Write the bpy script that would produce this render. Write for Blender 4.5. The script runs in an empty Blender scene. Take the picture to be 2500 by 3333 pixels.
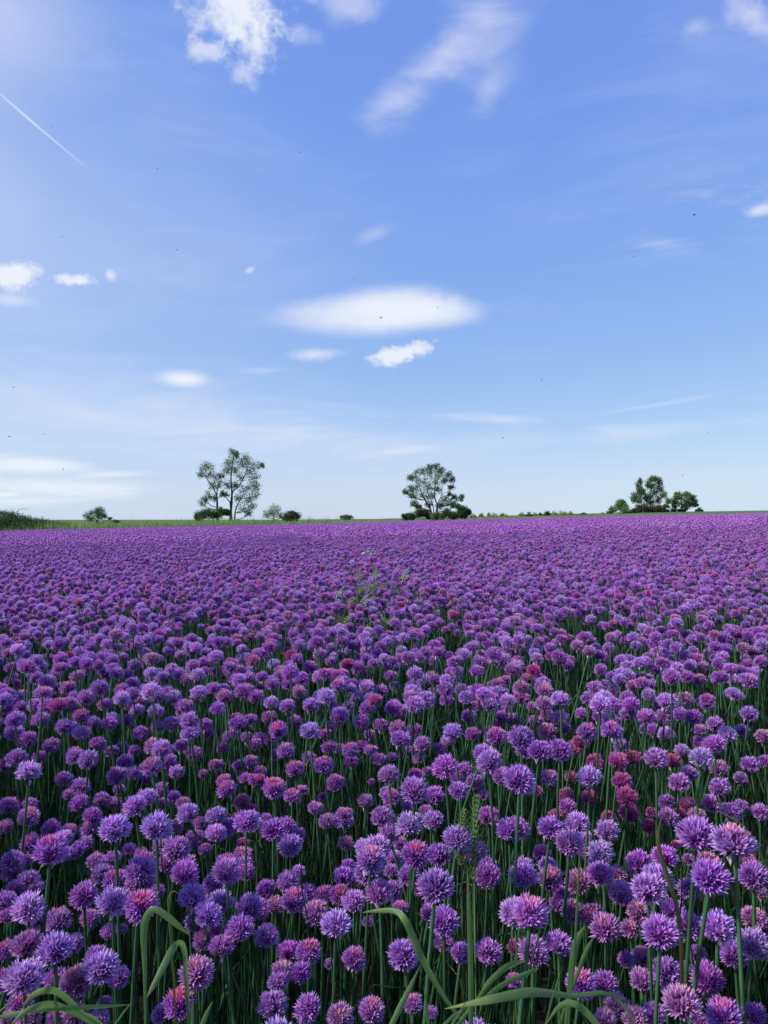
import bpy, math, random
import numpy as np
from mathutils import Vector, Matrix, Euler

R = math.radians
rng = np.random.default_rng(7)
random.seed(7)
sc = bpy.context.scene
COL = sc.collection

# ------------------------------------------------------------------ camera
CAM_H = 1.0
F_SRC = 2503.0            # focal length in photograph pixels (2500 x 3333)
YH = 1680.0               # photograph row of the camera's own horizon
cam_d = bpy.data.cameras.new('camera')
cam = bpy.data.objects.new('camera', cam_d)
COL.objects.link(cam)
cam.location = (0, 0, CAM_H)
cam.rotation_euler = (R(90) + math.atan((YH - 1666.5) / F_SRC), 0, 0)
cam_d.sensor_fit = 'HORIZONTAL'
cam_d.sensor_width = 36.0
cam_d.lens = 36.0 * F_SRC / 2500.0
cam_d.clip_start = 0.02
cam_d.clip_end = 12000
sc.camera = cam

# ------------------------------------------------------------------ light, sky, exposure
SUN_AZ = -102.0            # degrees, clockwise from the view axis (+Y); negative = left
SUN_EL = 42.0
sun_d = bpy.data.lights.new('sun', 'SUN')
sun_d.energy = 4.2
sun_d.angle = R(6.0)
sun_d.color = (1.0, 0.93, 0.84)
sun = bpy.data.objects.new('sun', sun_d)
COL.objects.link(sun)
_sd = Vector((math.sin(R(SUN_AZ)) * math.cos(R(SUN_EL)), math.cos(R(SUN_AZ)) * math.cos(R(SUN_EL)), math.sin(R(SUN_EL))))
sun.rotation_euler = _sd.to_track_quat('Z', 'Y').to_euler()
sun.location = (-20, 8, 15)

sc.view_settings.view_transform = 'Standard'
sc.view_settings.look = 'None'
sc.view_settings.gamma = 1.0
sc.view_settings.use_curve_mapping = False
sc.view_settings.exposure = 0.25
sc.cycles.max_bounces = 5
sc.cycles.diffuse_bounces = 2
sc.cycles.glossy_bounces = 2
sc.cycles.transmission_bounces = 3
sc.cycles.transparent_max_bounces = 6
sc.cycles.sample_clamp_indirect = 4.0
sc.cycles.use_light_tree = False
sc.cycles.adaptive_threshold = 0.02
sc.cycles.use_denoising = True
sc.cycles.denoising_prefilter = 'ACCURATE'

SKY_STRENGTH = 0.10


def pix_angles(px, py):
    """pixel of the 1659-wide view of the photograph -> azimuth, elevation (radians)"""
    x = (px - 829.5) * 2500 / 1659
    y = YH - py * 2500 / 1659
    az = math.atan2(x, F_SRC)
    el = math.atan2(y, math.hypot(x, F_SRC))
    return az, el


def build_world():
    w = bpy.data.worlds.new('World')
    sc.world = w
    w.use_nodes = True
    w.cycles.sampling_method = 'MANUAL'
    w.cycles.sample_map_resolution = 512
    nt = w.node_tree
    nt.nodes.clear()
    N, L = nt.nodes, nt.links

    def node(t, **kw):
        n = N.new(t)
        for k, v in kw.items():
            setattr(n, k, v)
        return n

    def m(op, a, b=None, c=None, clamp=False):
        n = node('ShaderNodeMath', operation=op, use_clamp=clamp)
        for i, v in enumerate((a, b, c)):
            if v is None:
                continue
            if isinstance(v, (int, float)):
                n.inputs[i].default_value = v
            else:
                L.new(v, n.inputs[i])
        return n.outputs[0]

    out = node('ShaderNodeOutputWorld')
    bg = node('ShaderNodeBackground')
    bg.inputs['Strength'].default_value = SKY_STRENGTH
    sky = node('ShaderNodeTexSky', sky_type='NISHITA', sun_disc=False)
    sky.sun_elevation = R(SUN_EL)
    sky.sun_rotation = R(SUN_AZ)
    sky.altitude = 0
    sky.air_density = 1.0
    sky.dust_density = 0.1
    sky.ozone_density = 1.0
    geo = node('ShaderNodeTexCoord')
    sep = node('ShaderNodeSeparateXYZ')
    L.new(geo.outputs['Generated'], sep.inputs[0])
    az = m('ARCTAN2', sep.outputs[0], sep.outputs[1])
    el = m('ARCSINE', sep.outputs[2])
    uv = node('ShaderNodeCombineXYZ')
    L.new(az, uv.inputs[0])
    L.new(el, uv.inputs[1])

    def noise(scale, sx, sy, detail, rough, off, dist=0.0, rot=0.0):
        mp = node('ShaderNodeMapping')
        mp.inputs['Scale'].default_value = (sx, sy, 1)
        mp.inputs['Location'].default_value = (off, off * 0.7, off * 0.3)
        mp.inputs['Rotation'].default_value = (0, 0, rot)
        L.new(uv.outputs[0], mp.inputs[0])
        n = node('ShaderNodeTexNoise')
        n.inputs['Scale'].default_value = scale
        n.inputs['Detail'].default_value = detail
        n.inputs['Roughness'].default_value = rough
        n.inputs['Distortion'].default_value = dist
        L.new(mp.outputs[0], n.inputs['Vector'])
        return n.outputs['Fac']

    def norm(v):
        return m('MULTIPLY', m('SUBTRACT', v, 0.5), 3.0)
    n_fluff = noise(17, 1, 1.25, 6, 0.62, 3.1, 0.25)
    n_streak = noise(5, 1, 5.5, 4, 0.6, 1.7, 0.8)
    n_diag = noise(8, 1, 2.8, 5, 0.6, 5.3, 0.4, R(-52))
    n_big = noise(2.2, 1, 1.6, 3, 0.5, 11.0, 0.3)
    n_small = noise(42, 1, 1.2, 4, 0.62, 7.9, 0.3)
    nz = {'g': norm(m('ADD', m('MULTIPLY', n_small, 0.55), m('MULTIPLY', n_fluff, 0.45))), 'f': norm(n_fluff), 's': norm(n_streak), 'd': norm(n_diag), 'b': norm(n_big)}

    clear = None

    def cloud(px, py, rx, ry, rot=0.0, soft=0.5, amp=0.6, op=0.9, kind='f'):
        """one cloud: ellipse in azimuth / elevation with a noisy rim; rx, ry in view pixels"""
        nonlocal clear
        a, e = pix_angles(px, py)
        a1, _ = pix_angles(px + rx, py)
        _, e1 = pix_angles(px, py - ry)
        mp = node('ShaderNodeMapping', vector_type='TEXTURE')
        mp.inputs['Location'].default_value = (a, e, 0)
        mp.inputs['Rotation'].default_value = (0, 0, R(rot))
        mp.inputs['Scale'].default_value = (abs(a1 - a), abs(e1 - e), 1)
        L.new(uv.outputs[0], mp.inputs[0])
        ln = node('ShaderNodeVectorMath', operation='LENGTH')
        L.new(mp.outputs[0], ln.inputs[0])
        d = m('MULTIPLY_ADD', nz[kind], -amp, ln.outputs['Value'])
        mr = node('ShaderNodeMapRange', interpolation_type='SMOOTHSTEP')
        mr.inputs['From Min'].default_value = 1.0 - soft
        mr.inputs['From Max'].default_value = 1.0
        mr.inputs['To Min'].default_value = 1.0 - op
        mr.inputs['To Max'].default_value = 1.0
        L.new(d, mr.inputs['Value'])
        v = mr.outputs[0]
        clear = v if clear is None else m('MULTIPLY', clear, v)

    for c in CLOUDS:
        cloud(*c[0], **c[1])

    # thin veil of high cloud over the whole sky, stronger where the noise bunches it
    mr = node('ShaderNodeMapRange', interpolation_type='SMOOTHSTEP')
    mr.inputs['From Min'].default_value = 0.45
    mr.inputs['From Max'].default_value = 0.75
    mr.inputs['To Min'].default_value = 1.0 - VEIL0
    mr.inputs['To Max'].default_value = 1.0 - VEIL
    L.new(m('ADD', m('MULTIPLY', n_streak, 0.5), m('MULTIPLY', n_big, 0.5)), mr.inputs['Value'])
    clear = m('MULTIPLY', clear, mr.outputs[0])
    cover = m('SUBTRACT', 1.0, clear)

    # the sky's colour curve: brightness is compressed towards the horizon as in the photograph
    ss = node('ShaderNodeSeparateColor')
    L.new(sky.outputs[0], ss.inputs[0])
    cc = node('ShaderNodeCombineColor')
    for i, (gm, k, cap) in enumerate(SKY_CURVE):
        v = m('MINIMUM', m('MULTIPLY', m('POWER', m('MULTIPLY', ss.outputs[i], 0.1), gm), k), cap)
        L.new(m('MULTIPLY', v, 1.0 / SKY_STRENGTH / 2 ** 0.25), cc.inputs[i])
    mix = node('ShaderNodeMix', data_type='RGBA')
    L.new(cover, mix.inputs['Factor'])
    L.new(cc.outputs[0], mix.inputs[6])
    mix.inputs[7].default_value = CLOUD_COL
    L.new(mix.outputs[2], bg.inputs['Color'])
    L.new(bg.outputs[0], out.inputs[0])


VEIL, VEIL0 = 0.14, 0.02
SKY_CURVE = ((0.70, 0.79, 0.60), (0.60, 0.88, 0.76), (0.18, 0.99, 0.97))
CLOUD_COL = (7.3, 7.6, 8.3, 1)
CLOUDS = [
    # lens-shaped cloud over the trees
    ((805, 680, 262, 58), dict(rot=2, soft=0.75, amp=0.12, op=0.8)),
    ((865, 660, 175, 60), dict(soft=0.75, amp=0.14, op=0.7)),
    ((965, 672, 115, 44), dict(rot=-4, soft=0.8, amp=0.12, op=0.55)),
    ((865, 765, 74, 26), dict(rot=10, soft=0.75, amp=1.1, op=0.9, kind='g')),
    ((905, 757, 38, 24), dict(soft=0.75, amp=0.9, op=0.8, kind='g')),
    ((398, 818, 82, 25), dict(soft=1.0, amp=0.15, op=0.95)),
    ((690, 764, 84, 20), dict(rot=5, soft=1.2, amp=0.7, op=0.65, kind='g')),
    ((570, 800, 90, 12), dict(rot=4, soft=1.5, amp=0.7, op=0.3, kind='g')),
    # cumulus at the top
    ((500, 20, 140, 110), dict(soft=0.9, amp=0.95, op=0.9, kind='g')),
    ((550, 90, 75, 75), dict(soft=0.9, amp=0.95, op=0.8, kind='g')),
    ((450, 105, 75, 36), dict(soft=0.8, amp=0.95, op=0.6, kind='g')),
    ((525, 150, 50, 50), dict(soft=0.9, amp=0.95, op=0.5, kind='g')),
    ((500, -80, 210, 110), dict(soft=0.6, amp=0.6, op=0.9)),
    ((650, 75, 50, 30), dict(soft=1.0, amp=0.7, op=0.3)),
    ((760, 5, 100, 60), dict(soft=1.0, amp=0.6, op=0.42)),
    # slanting thin cloud
    ((930, 150, 220, 85), dict(rot=36, soft=1.5, amp=0.55, op=0.52, kind='d')),
    ((1050, 50, 140, 260), dict(rot=-14, soft=1.6, amp=0.5, op=0.46, kind='d')),
    ((845, 220, 120, 55), dict(rot=24, soft=1.5, amp=0.5, op=0.34, kind='d')),
    ((1060, 190, 80, 60), dict(rot=50, soft=1.1, amp=0.5, op=0.28, kind='d')),
    # small cumulus on the left
    ((25, 592, 78, 34), dict(rot=16, soft=0.75, amp=1.2, op=0.92, kind='g')),
    ((158, 603, 62, 20), dict(rot=4, soft=0.75, amp=1.15, op=0.88, kind='g')),
    ((237, 592, 20, 18), dict(soft=0.7, amp=0.9, op=0.6, kind='g')),
    ((538, 583, 17, 10), dict(rot=20, soft=0.8, amp=0.5, op=0.5)),
    ((10, 645, 70, 20), dict(soft=1.0, amp=0.5, op=0.4)),
    # vapour trail
    ((70, 263, 175, 4.5), dict(rot=-31, soft=1.0, amp=0.2, op=0.6)),
    # bright thin bands low on the left
    ((60, 1002, 250, 30), dict(rot=-2, soft=1.0, amp=0.5, op=0.9, kind='s')),
    ((250, 1024, 130, 12), dict(rot=3, soft=1.1, amp=0.5, op=0.7, kind='s')),
    ((100, 1055, 300, 34), dict(soft=1.1, amp=0.6, op=0.85, kind='s')),
    ((20, 1082, 200, 24), dict(rot=2, soft=1.2, amp=0.6, op=0.8, kind='s')),
    ((12, 1068, 48, 9), dict(soft=0.6, amp=0.5, op=0.9)),
    # faint streaks
    ((1060, 905, 260, 15), dict(rot=-1, soft=1.8, amp=1.0, op=0.42, kind='s')),
    ((1350, 935, 360, 32), dict(rot=4, soft=1.9, amp=1.1, op=0.42, kind='s')),
    ((1410, 875, 200, 8), dict(rot=7, soft=1.5, amp=0.7, op=0.36, kind='s')),
    ((660, 940, 230, 44), dict(rot=3, soft=1.8, amp=0.9, op=0.42, kind='s')),
    ((860, 975, 130, 11), dict(rot=6, soft=1.1, amp=0.6, op=0.38, kind='s')),
    ((1580, 435, 190, 34), dict(rot=-12, soft=1.8, amp=1.2, op=0.42, kind='s')),
    ((1648, 452, 44, 16), dict(rot=5, soft=0.9, amp=0.5, op=0.6)),
    ((1430, 525, 120, 26), dict(rot=-8, soft=1.8, amp=0.9, op=0.36, kind='s')),
    ((810, 505, 70, 26), dict(rot=15, soft=1.2, amp=0.5, op=0.28)),
    ((1630, 30, 90, 60), dict(rot=-30, soft=1.0, amp=0.6, op=0.6)),
    ((1505, 55, 45, 34), dict(soft=1.1, amp=0.6, op=0.3)),
    # bright milky air towards the sun
    ((-80, 20, 380, 320), dict(soft=1.3, amp=0.2, op=0.5, kind='b')),
    ((-160, 420, 520, 560), dict(soft=1.4, amp=0.2, op=0.46, kind='b')),
    ((250, 560, 820, 640), dict(soft=1.5, amp=0.25, op=0.20, kind='b')),
    ((150, 900, 800, 170), dict(soft=1.4, amp=0.35, op=0.42, kind='s')),
    ((700, 960, 620, 110), dict(soft=1.4, amp=0.4, op=0.3, kind='s')),
]
build_world()

# ------------------------------------------------------------------ helpers


def src_dir(px, py):
    """photograph pixel -> (x, z) slope per metre of depth"""
    return (px - 1250.0) / F_SRC, (YH - py) / F_SRC


def at(px, py, y):
    """point at depth y seen in photograph pixel px, py"""
    a, b = src_dir(px, py)
    return np.array((a * y, y, CAM_H + b * y))


def sstep(a, b, x):
    t = np.clip((x - a) / (b - a), 0, 1)
    return t * t * (3 - 2 * t)


def ground_h(x, y):
    x = np.asarray(x, float)
    y = np.asarray(y, float)
    h = 0.024 * 80 * np.tanh(x / 80)
    h = h + np.clip((y - 57) / 143, 0, 1) * (0.1 + 0.0085 * np.maximum(0, x - 10)) * sstep(-60, 20, x)
    h = h - 1.3 * sstep(64, 105, y) * (1 - sstep(-30, 8, x))
    far = np.clip(y - 240, 0, 1e5)
    h = h - np.minimum(far * 0.02, 18)
    d = np.hypot(x, np.minimum(y, 0))
    h = h - 6.0 * sstep(150, 900, np.abs(x))
    return h


def tag(o, label=None, cat=None, group=None, kind=None):
    if label:
        o['label'] = label
    if cat:
        o['category'] = cat
    if group:
        o['group'] = group
    if kind:
        o['kind'] = kind
    return o


def empty(name, loc):
    o = bpy.data.objects.new(name, None)
    o.empty_display_size = 0.05
    o.location = Vector([float(v) for v in loc])
    COL.objects.link(o)
    return o


def mesh_data(name, V, F, mats, midx=None, attrs=None, smooth=False):
    me = bpy.data.meshes.new(name)
    V = np.asarray(V, dtype=np.float32).reshape(-1, 3)
    if isinstance(F, np.ndarray):
        n, k = F.shape
        me.vertices.add(len(V))
        me.vertices.foreach_set('co', V.ravel())
        me.loops.add(n * k)
        me.loops.foreach_set('vertex_index', F.astype(np.int32).ravel())
        me.polygons.add(n)
        me.polygons.foreach_set('loop_start', np.arange(0, n * k, k, dtype=np.int32))
        me.polygons.foreach_set('loop_total', np.full(n, k, dtype=np.int32))
        me.update(calc_edges=True)
    else:
        me.from_pydata(V.tolist(), [], [tuple(f) for f in F])
    for mt in mats:
        me.materials.append(mt)
    if midx is not None:
        me.polygons.foreach_set('material_index', np.asarray(midx, dtype=np.int32))
    if attrs:
        for k, v in attrs.items():
            at_ = me.attributes.new(k, 'FLOAT', 'POINT')
            at_.data.foreach_set('value', np.asarray(v, dtype=np.float32))
    if smooth:
        me.polygons.foreach_set('use_smooth', np.ones(len(me.polygons), dtype=bool))
    me.update()
    return me


def obj(name, me, parent=None, link=True):
    o = bpy.data.objects.new(name, me)
    if link:
        COL.objects.link(o)
    if parent is not None:
        o.parent = parent
    return o


class Geo:
    """collects triangles with material indices and point attributes"""

    def __init__(self):
        self.V, self.F, self.M, self.A = [], [], [], {}
        self.n = 0

    def add(self, V, F, mat=0, **attrs):
        V = np.asarray(V, float).reshape(-1, 3)
        F = np.asarray(F, int)
        if F.shape[1] == 4:
            F = np.concatenate([F[:, [0, 1, 2]], F[:, [0, 2, 3]]])
        self.V.append(V)
        self.F.append(F + self.n)
        self.M.append(np.full(len(F), mat))
        for k in set(self.A) | set(attrs):
            if k not in self.A:
                self.A[k] = [np.zeros(self.n)] if self.n else []
            v = attrs.get(k, 0.0)
            self.A[k].append(np.broadcast_to(np.asarray(v, float), (len(V),)).copy())
        self.n += len(V)

    def mesh(self, name, mats, smooth=False):
        return mesh_data(name, np.concatenate(self.V), np.concatenate(self.F), mats, np.concatenate(self.M),
                         {k: np.concatenate(v) for k, v in self.A.items()}, smooth)

    def arrays(self):
        return (np.concatenate(self.V), np.concatenate(self.F), np.concatenate(self.M),
                {k: np.concatenate(v) for k, v in self.A.items()})


def tube(path, rad, n=6, cap=True):
    path = np.asarray(path, float)
    k = len(path)
    rad = np.broadcast_to(np.asarray(rad, float), (k,))
    tang = np.gradient(path, axis=0)
    tang /= np.linalg.norm(tang, axis=1, keepdims=True) + 1e-9
    ref = np.array((0.31, 0.95, 0.08)) if abs(tang[0][1]) < 0.8 else np.array((1.0, 0.1, 0.0))
    s = np.cross(tang, ref)
    s /= np.linalg.norm(s, axis=1, keepdims=True) + 1e-9
    b = np.cross(tang, s)
    a = np.arange(n) / n * 2 * math.pi
    ring = np.cos(a)[None, :, None] * s[:, None, :] + np.sin(a)[None, :, None] * b[:, None, :]
    V = path[:, None, :] + ring * rad[:, None, None]
    V = V.reshape(-1, 3)
    F = []
    for i in range(k - 1):
        for j in range(n):
            j2 = (j + 1) % n
            F.append((i * n + j, i * n + j2, (i + 1) * n + j2, (i + 1) * n + j))
    F = np.array(F)
    F = np.concatenate([F[:, [0, 1, 2]], F[:, [0, 2, 3]]])
    if cap:
        V = np.concatenate([V, path[-1:] + tang[-1:] * rad[-1]])
        e = len(V) - 1
        F = np.concatenate([F, np.array([((k - 1) * n + j, (k - 1) * n + (j + 1) % n, e) for j in range(n)])])
    return V, F


def bez(p0, p1, p2, n):
    t = np.linspace(0, 1, n)[:, None]
    return (1 - t) ** 2 * np.asarray(p0) + 2 * t * (1 - t) * np.asarray(p1) + t * t * np.asarray(p2)


def spline(pts, n):
    """smooth curve through points (Catmull-Rom)"""
    P = np.asarray(pts, float)
    P = np.concatenate([[2 * P[0] - P[1]], P, [2 * P[-1] - P[-2]]])
    out = []
    segs = len(P) - 3
    for q in np.linspace(0, segs - 1e-6, n):
        i = int(q)
        t = q - i
        p0, p1, p2, p3 = P[i:i + 4]
        out.append(0.5 * (2 * p1 + (p2 - p0) * t + (2 * p0 - 5 * p1 + 4 * p2 - p3) * t * t + (3 * p1 - p0 - 3 * p2 + p3) * t ** 3))
    return np.array(out)


# ------------------------------------------------------------------ materials


def new_mat(name):
    mt = bpy.data.materials.new(name)
    mt.use_nodes = True
    nt = mt.node_tree
    nt.nodes.clear()
    return mt, nt


class NT:
    def __init__(self, nt):
        self.nt, self.N, self.L = nt, nt.nodes, nt.links

    def node(self, t, **kw):
        n = self.N.new(t)
        for k, v in kw.items():
            setattr(n, k, v)
        return n

    def put(self, sock, v):
        if isinstance(v, (int, float)):
            sock.default_value = v
        elif isinstance(v, tuple):
            sock.default_value = v if len(v) == 4 else (*v, 1)
        else:
            self.L.new(v, sock)

    def math(self, op, a, b=0.0, clamp=False):
        n = self.node('ShaderNodeMath', operation=op, use_clamp=clamp)
        self.put(n.inputs[0], a)
        self.put(n.inputs[1], b)
        return n.outputs[0]

    def mix(self, f, a, b, blend='MIX'):
        n = self.node('ShaderNodeMix', data_type='RGBA', blend_type=blend)
        self.put(n.inputs['Factor'], f)
        self.put(n.inputs[6], a)
        self.put(n.inputs[7], b)
        return n.outputs[2]

    def ramp(self, f, stops):
        n = self.node('ShaderNodeValToRGB')
        self.put(n.inputs[0], f)
        e = n.color_ramp.elements
        while len(e) < len(stops):
            e.new(0.5)
        for s, (p, c) in zip(e, stops):
            s.position = p
            s.color = (*c, 1)
        return n.outputs[0]

    def attr(self, name):
        return self.node('ShaderNodeAttribute', attribute_name=name).outputs['Fac']

    def noise(self, scale, detail=4, rough=0.55, coord='Object', vec=None):
        n = self.node('ShaderNodeTexNoise')
        n.inputs['Scale'].default_value = scale
        n.inputs['Detail'].default_value = detail
        n.inputs['Roughness'].default_value = rough
        if vec is None:
            vec = self.node('ShaderNodeTexCoord').outputs[coord]
        self.L.new(vec, n.inputs['Vector'])
        return n.outputs['Fac']

    def hsv(self, col, h=0.5, s=1.0, v=1.0):
        n = self.node('ShaderNodeHueSaturation')
        self.put(n.inputs['Hue'], h)
        self.put(n.inputs['Saturation'], s)
        self.put(n.inputs['Value'], v)
        self.put(n.inputs['Color'], col)
        return n.outputs[0]

    def rand(self):
        return self.node('ShaderNodeObjectInfo').outputs['Random']

    def finish(self, col, rough=0.6, trans=0.0, trans_col=None, spec=0.3, bump=None):
        out = self.node('ShaderNodeOutputMaterial')
        p = self.node('ShaderNodeBsdfPrincipled')
        self.put(p.inputs['Base Color'], col)
        self.put(p.inputs['Roughness'], rough)
        p.inputs['Specular IOR Level'].default_value = spec
        if bump is not None:
            b = self.node('ShaderNodeBump')
            b.inputs['Strength'].default_value = bump[1]
            b.inputs['Distance'].default_value = bump[2]
            self.L.new(bump[0], b.inputs['Height'])
            self.L.new(b.outputs[0], p.inputs['Normal'])
        sh = p.outputs[0]
        if trans:
            t = self.node('ShaderNodeBsdfTranslucent')
            self.put(t.inputs[0], trans_col if trans_col is not None else col)
            ms = self.node('ShaderNodeMixShader')
            ms.inputs[0].default_value = trans
            self.L.new(sh, ms.inputs[1])
            self.L.new(t.outputs[0], ms.inputs[2])
            sh = ms.outputs[0]
        self.L.new(sh, out.inputs[0])


def petal_material(name, c0, c1, c2, k0, k1, use_attr_rnd=True, huevar=0.03):
    """petal colour runs from throat (c0) to tip (c2); the crown attribute brings in faded pink florets (k0..k1)"""
    mt, nt = new_mat(name)
    g = NT(nt)
    t = g.attr('t')
    base = g.ramp(t, [(0.0, c0), (0.55, c1), (1.0, c2)])
    pink = g.ramp(t, [(0.2, k0), (1.0, k1)])
    col = g.mix(g.attr('crown'), base, pink)
    r1 = g.attr('rnd')
    r2 = g.rand()
    h = g.math('ADD', 0.5, g.math('ADD', g.math('MULTIPLY', g.math('SUBTRACT', r1, 0.5), huevar),
                                  g.math('MULTIPLY', g.math('SUBTRACT', r2, 0.5), huevar * 1.6)))
    v = g.math('ADD', 0.86, g.math('ADD', g.math('MULTIPLY', r1, 0.2), g.math('MULTIPLY', g.math('FRACT', g.math('MULTIPLY', r2, 7.31)), 0.2)))
    s = g.math('ADD', 0.86, g.math('MULTIPLY', g.math('FRACT', g.math('MULTIPLY', r2, 17.7)), 0.24))
    col = g.hsv(col, h, s, v)
    g.finish(col, rough=0.55, trans=0.28, spec=0.25)
    return mt


PINK0, PINK1 = (0.46, 0.05, 0.20), (0.86, 0.32, 0.50)
M_VIOLET = petal_material('petal_violet', (0.25, 0.035, 0.26), (0.43, 0.135, 0.52), (0.66, 0.39, 0.81), PINK0, PINK1)
M_LILAC = petal_material('petal_lilac', (0.31, 0.07, 0.36), (0.51, 0.22, 0.64), (0.75, 0.56, 0.91), PINK0, PINK1)
M_DUSTY = petal_material('petal_dusty', (0.26, 0.06, 0.22), (0.45, 0.16, 0.46), (0.70, 0.42, 0.68), (0.46, 0.12, 0.20), (0.80, 0.44, 0.50))
M_ROSE = petal_material('petal_rose', (0.26, 0.03, 0.16), (0.48, 0.09, 0.34), (0.70, 0.26, 0.54), (0.36, 0.04, 0.14), (0.74, 0.24, 0.42))
M_WHITE = petal_material('petal_white', (0.45, 0.40, 0.45), (0.66, 0.60, 0.66), (0.82, 0.78, 0.82), PINK0, PINK1)


def green_material(name, c_lo, c_hi, scale=3.0, trans=0.25, rough=0.5, var=0.3, spec=0.3):
    mt, nt = new_mat(name)
    g = NT(nt)
    n = g.noise(scale, 3, 0.5, 'Object')
    col = g.ramp(n, [(0.3, c_lo), (0.7, c_hi)])
    r = g.attr('rnd')
    o = g.rand()
    v = g.math('ADD', 1.0 - var / 2, g.math('MULTIPLY', g.math('FRACT', g.math('ADD', r, o)), var))
    col = g.hsv(col, 0.5, 1.0, v)
    g.finish(col, rough=rough, trans=trans, spec=spec)
    return mt


M_STEM = green_material('chive_stem_green', (0.036, 0.105, 0.050), (0.065, 0.155, 0.062), 12, 0.08, 0.42, 0.4, 0.4)
M_LEAF = green_material('chive_leaf_green', (0.015, 0.047, 0.019), (0.031, 0.082, 0.029), 8, 0.10, 0.45, 0.6, 0.35)
M_STRAW = green_material('straw', (0.30, 0.22, 0.07), (0.42, 0.33, 0.12), 30, 0.2, 0.7, 0.5)
M_SPATHE = green_material('papery_spathe', (0.50, 0.38, 0.46), (0.66, 0.56, 0.60), 60, 0.35, 0.6, 0.2)


def blade_material(name, c_lo, c_hi, tip):
    mt, nt = new_mat(name)
    g = NT(nt)
    u = g.attr('across')
    t = g.attr('t')
    stripes = g.node('ShaderNodeTexWave', wave_type='BANDS')
    comb = g.node('ShaderNodeCombineXYZ')
    g.put(comb.inputs[0], u)
    stripes.inputs['Scale'].default_value = 3.2
    stripes.inputs['Distortion'].default_value = 1.2
    g.L.new(comb.outputs[0], stripes.inputs['Vector'])
    n = g.noise(18, 4, 0.6)
    col = g.mix(n, c_lo, c_hi)
    col = g.mix(g.math('MULTIPLY', stripes.outputs['Fac'], 0.30), col, (0.16, 0.27, 0.10, 1))
    tipf = g.math('MULTIPLY', g.math('POWER', t, 7.0), g.math('MULTIPLY', n, 1.3), clamp=True)
    col = g.mix(tipf, col, tip)
    g.finish(col, rough=0.42, trans=0.38, spec=0.4, bump=(stripes.outputs['Fac'], 0.25, 0.001))
    return mt


M_BLADE = blade_material('grass_blade_green', (0.105, 0.225, 0.060, 1), (0.165, 0.300, 0.090, 1), (0.32, 0.27, 0.08, 1))
M_BLADE_DRY = blade_material('grass_blade_dry', (0.12, 0.14, 0.03, 1), (0.30, 0.20, 0.05, 1), (0.36, 0.22, 0.08, 1))


def ground_material():
    mt, nt = new_mat('soil_and_turf')
    g = NT(nt)
    geo = g.node('ShaderNodeNewGeometry')
    sep = g.node('ShaderNodeSeparateXYZ')
    g.L.new(geo.outputs['Position'], sep.inputs[0])
    n = g.noise(2.5, 8, 0.65, vec=geo.outputs['Position'])
    n2 = g.noise(0.12, 5, 0.6, vec=geo.outputs['Position'])
    soil = g.ramp(n, [(0.3, (0.022, 0.018, 0.012)), (0.7, (0.060, 0.048, 0.030))])
    turf = g.ramp(g.math('ADD', g.math('MULTIPLY', n, 0.6), g.math('MULTIPLY', n2, 0.4)),
                  [(0.3, (0.060, 0.105, 0.028)), (0.55, (0.105, 0.160, 0.045)), (0.75, (0.150, 0.180, 0.065))])
    f = g.node('ShaderNodeMapRange')
    g.L.new(sep.outputs[1], f.inputs['Value'])
    f.inputs['From Min'].default_value = 56.6
    f.inputs['From Max'].default_value = 57.6
    f2 = g.node('ShaderNodeMapRange')
    g.L.new(sep.outputs[1], f2.inputs['Value'])
    f2.inputs['From Min'].default_value = 0.35
    f2.inputs['From Max'].default_value = -0.25
    ff = g.math('MAXIMUM', f.outputs[0], f2.outputs[0])
    col = g.mix(ff, soil, turf)
    g.finish(col, rough=0.9, spec=0.1, bump=(n, 0.6, 0.05))
    return mt


def leaf_material(name, dark, light, trans=0.5):
    mt, nt = new_mat(name)
    g = NT(nt)
    r = g.attr('rnd')
    c = g.attr('clump')
    f = g.math('ADD', g.math('MULTIPLY', r, 0.5), g.math('MULTIPLY', c, 0.5))
    col = g.ramp(f, [(0.15, dark), (0.85, light)])
    g.finish(col, rough=0.5, trans=trans, spec=0.25)
    return mt


def bark_material(name, a, b):
    mt, nt = new_mat(name)
    g = NT(nt)
    n = g.noise(6, 6, 0.65)
    g.finish(g.ramp(n, [(0.3, a), (0.7, b)]), rough=0.9, spec=0.15, bump=(n, 0.5, 0.05))
    return mt


def plain(name, col, rough=0.6, var=0.15, scale=20, spec=0.3):
    mt, nt = new_mat(name)
    g = NT(nt)
    n = g.noise(scale, 4, 0.6)
    v = g.math('ADD', 1 - var, g.math('MULTIPLY', n, 2 * var))
    g.finish(g.hsv((*col, 1), 0.5, 1.0, v), rough=rough, spec=spec)
    return mt


M_GROUND = ground_material()
M_BARK = bark_material('bark_grey_brown', (0.055, 0.045, 0.032), (0.11, 0.09, 0.065))
M_BARK_PALE = bark_material('bark_weathered', (0.16, 0.13, 0.09), (0.26, 0.22, 0.17))
M_POPLAR = leaf_material('poplar_leaves', (0.079, 0.156, 0.050), (0.178, 0.279, 0.089))
M_ASH = leaf_material('ash_leaves', (0.058, 0.129, 0.039), (0.146, 0.244, 0.070))
M_THORN = leaf_material('hawthorn_leaves', (0.060, 0.104, 0.041), (0.131, 0.188, 0.071))
M_BUSH = leaf_material('bush_leaves', (0.041, 0.094, 0.034), (0.104, 0.169, 0.053))
M_BUSH_BROWN = leaf_material('bush_leaves_brownish', (0.075, 0.087, 0.042), (0.158, 0.158, 0.078))
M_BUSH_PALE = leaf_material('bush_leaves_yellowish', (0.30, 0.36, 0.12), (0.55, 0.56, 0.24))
M_OAK = leaf_material('oak_leaves', (0.083, 0.163, 0.047), (0.222, 0.315, 0.089))
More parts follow.
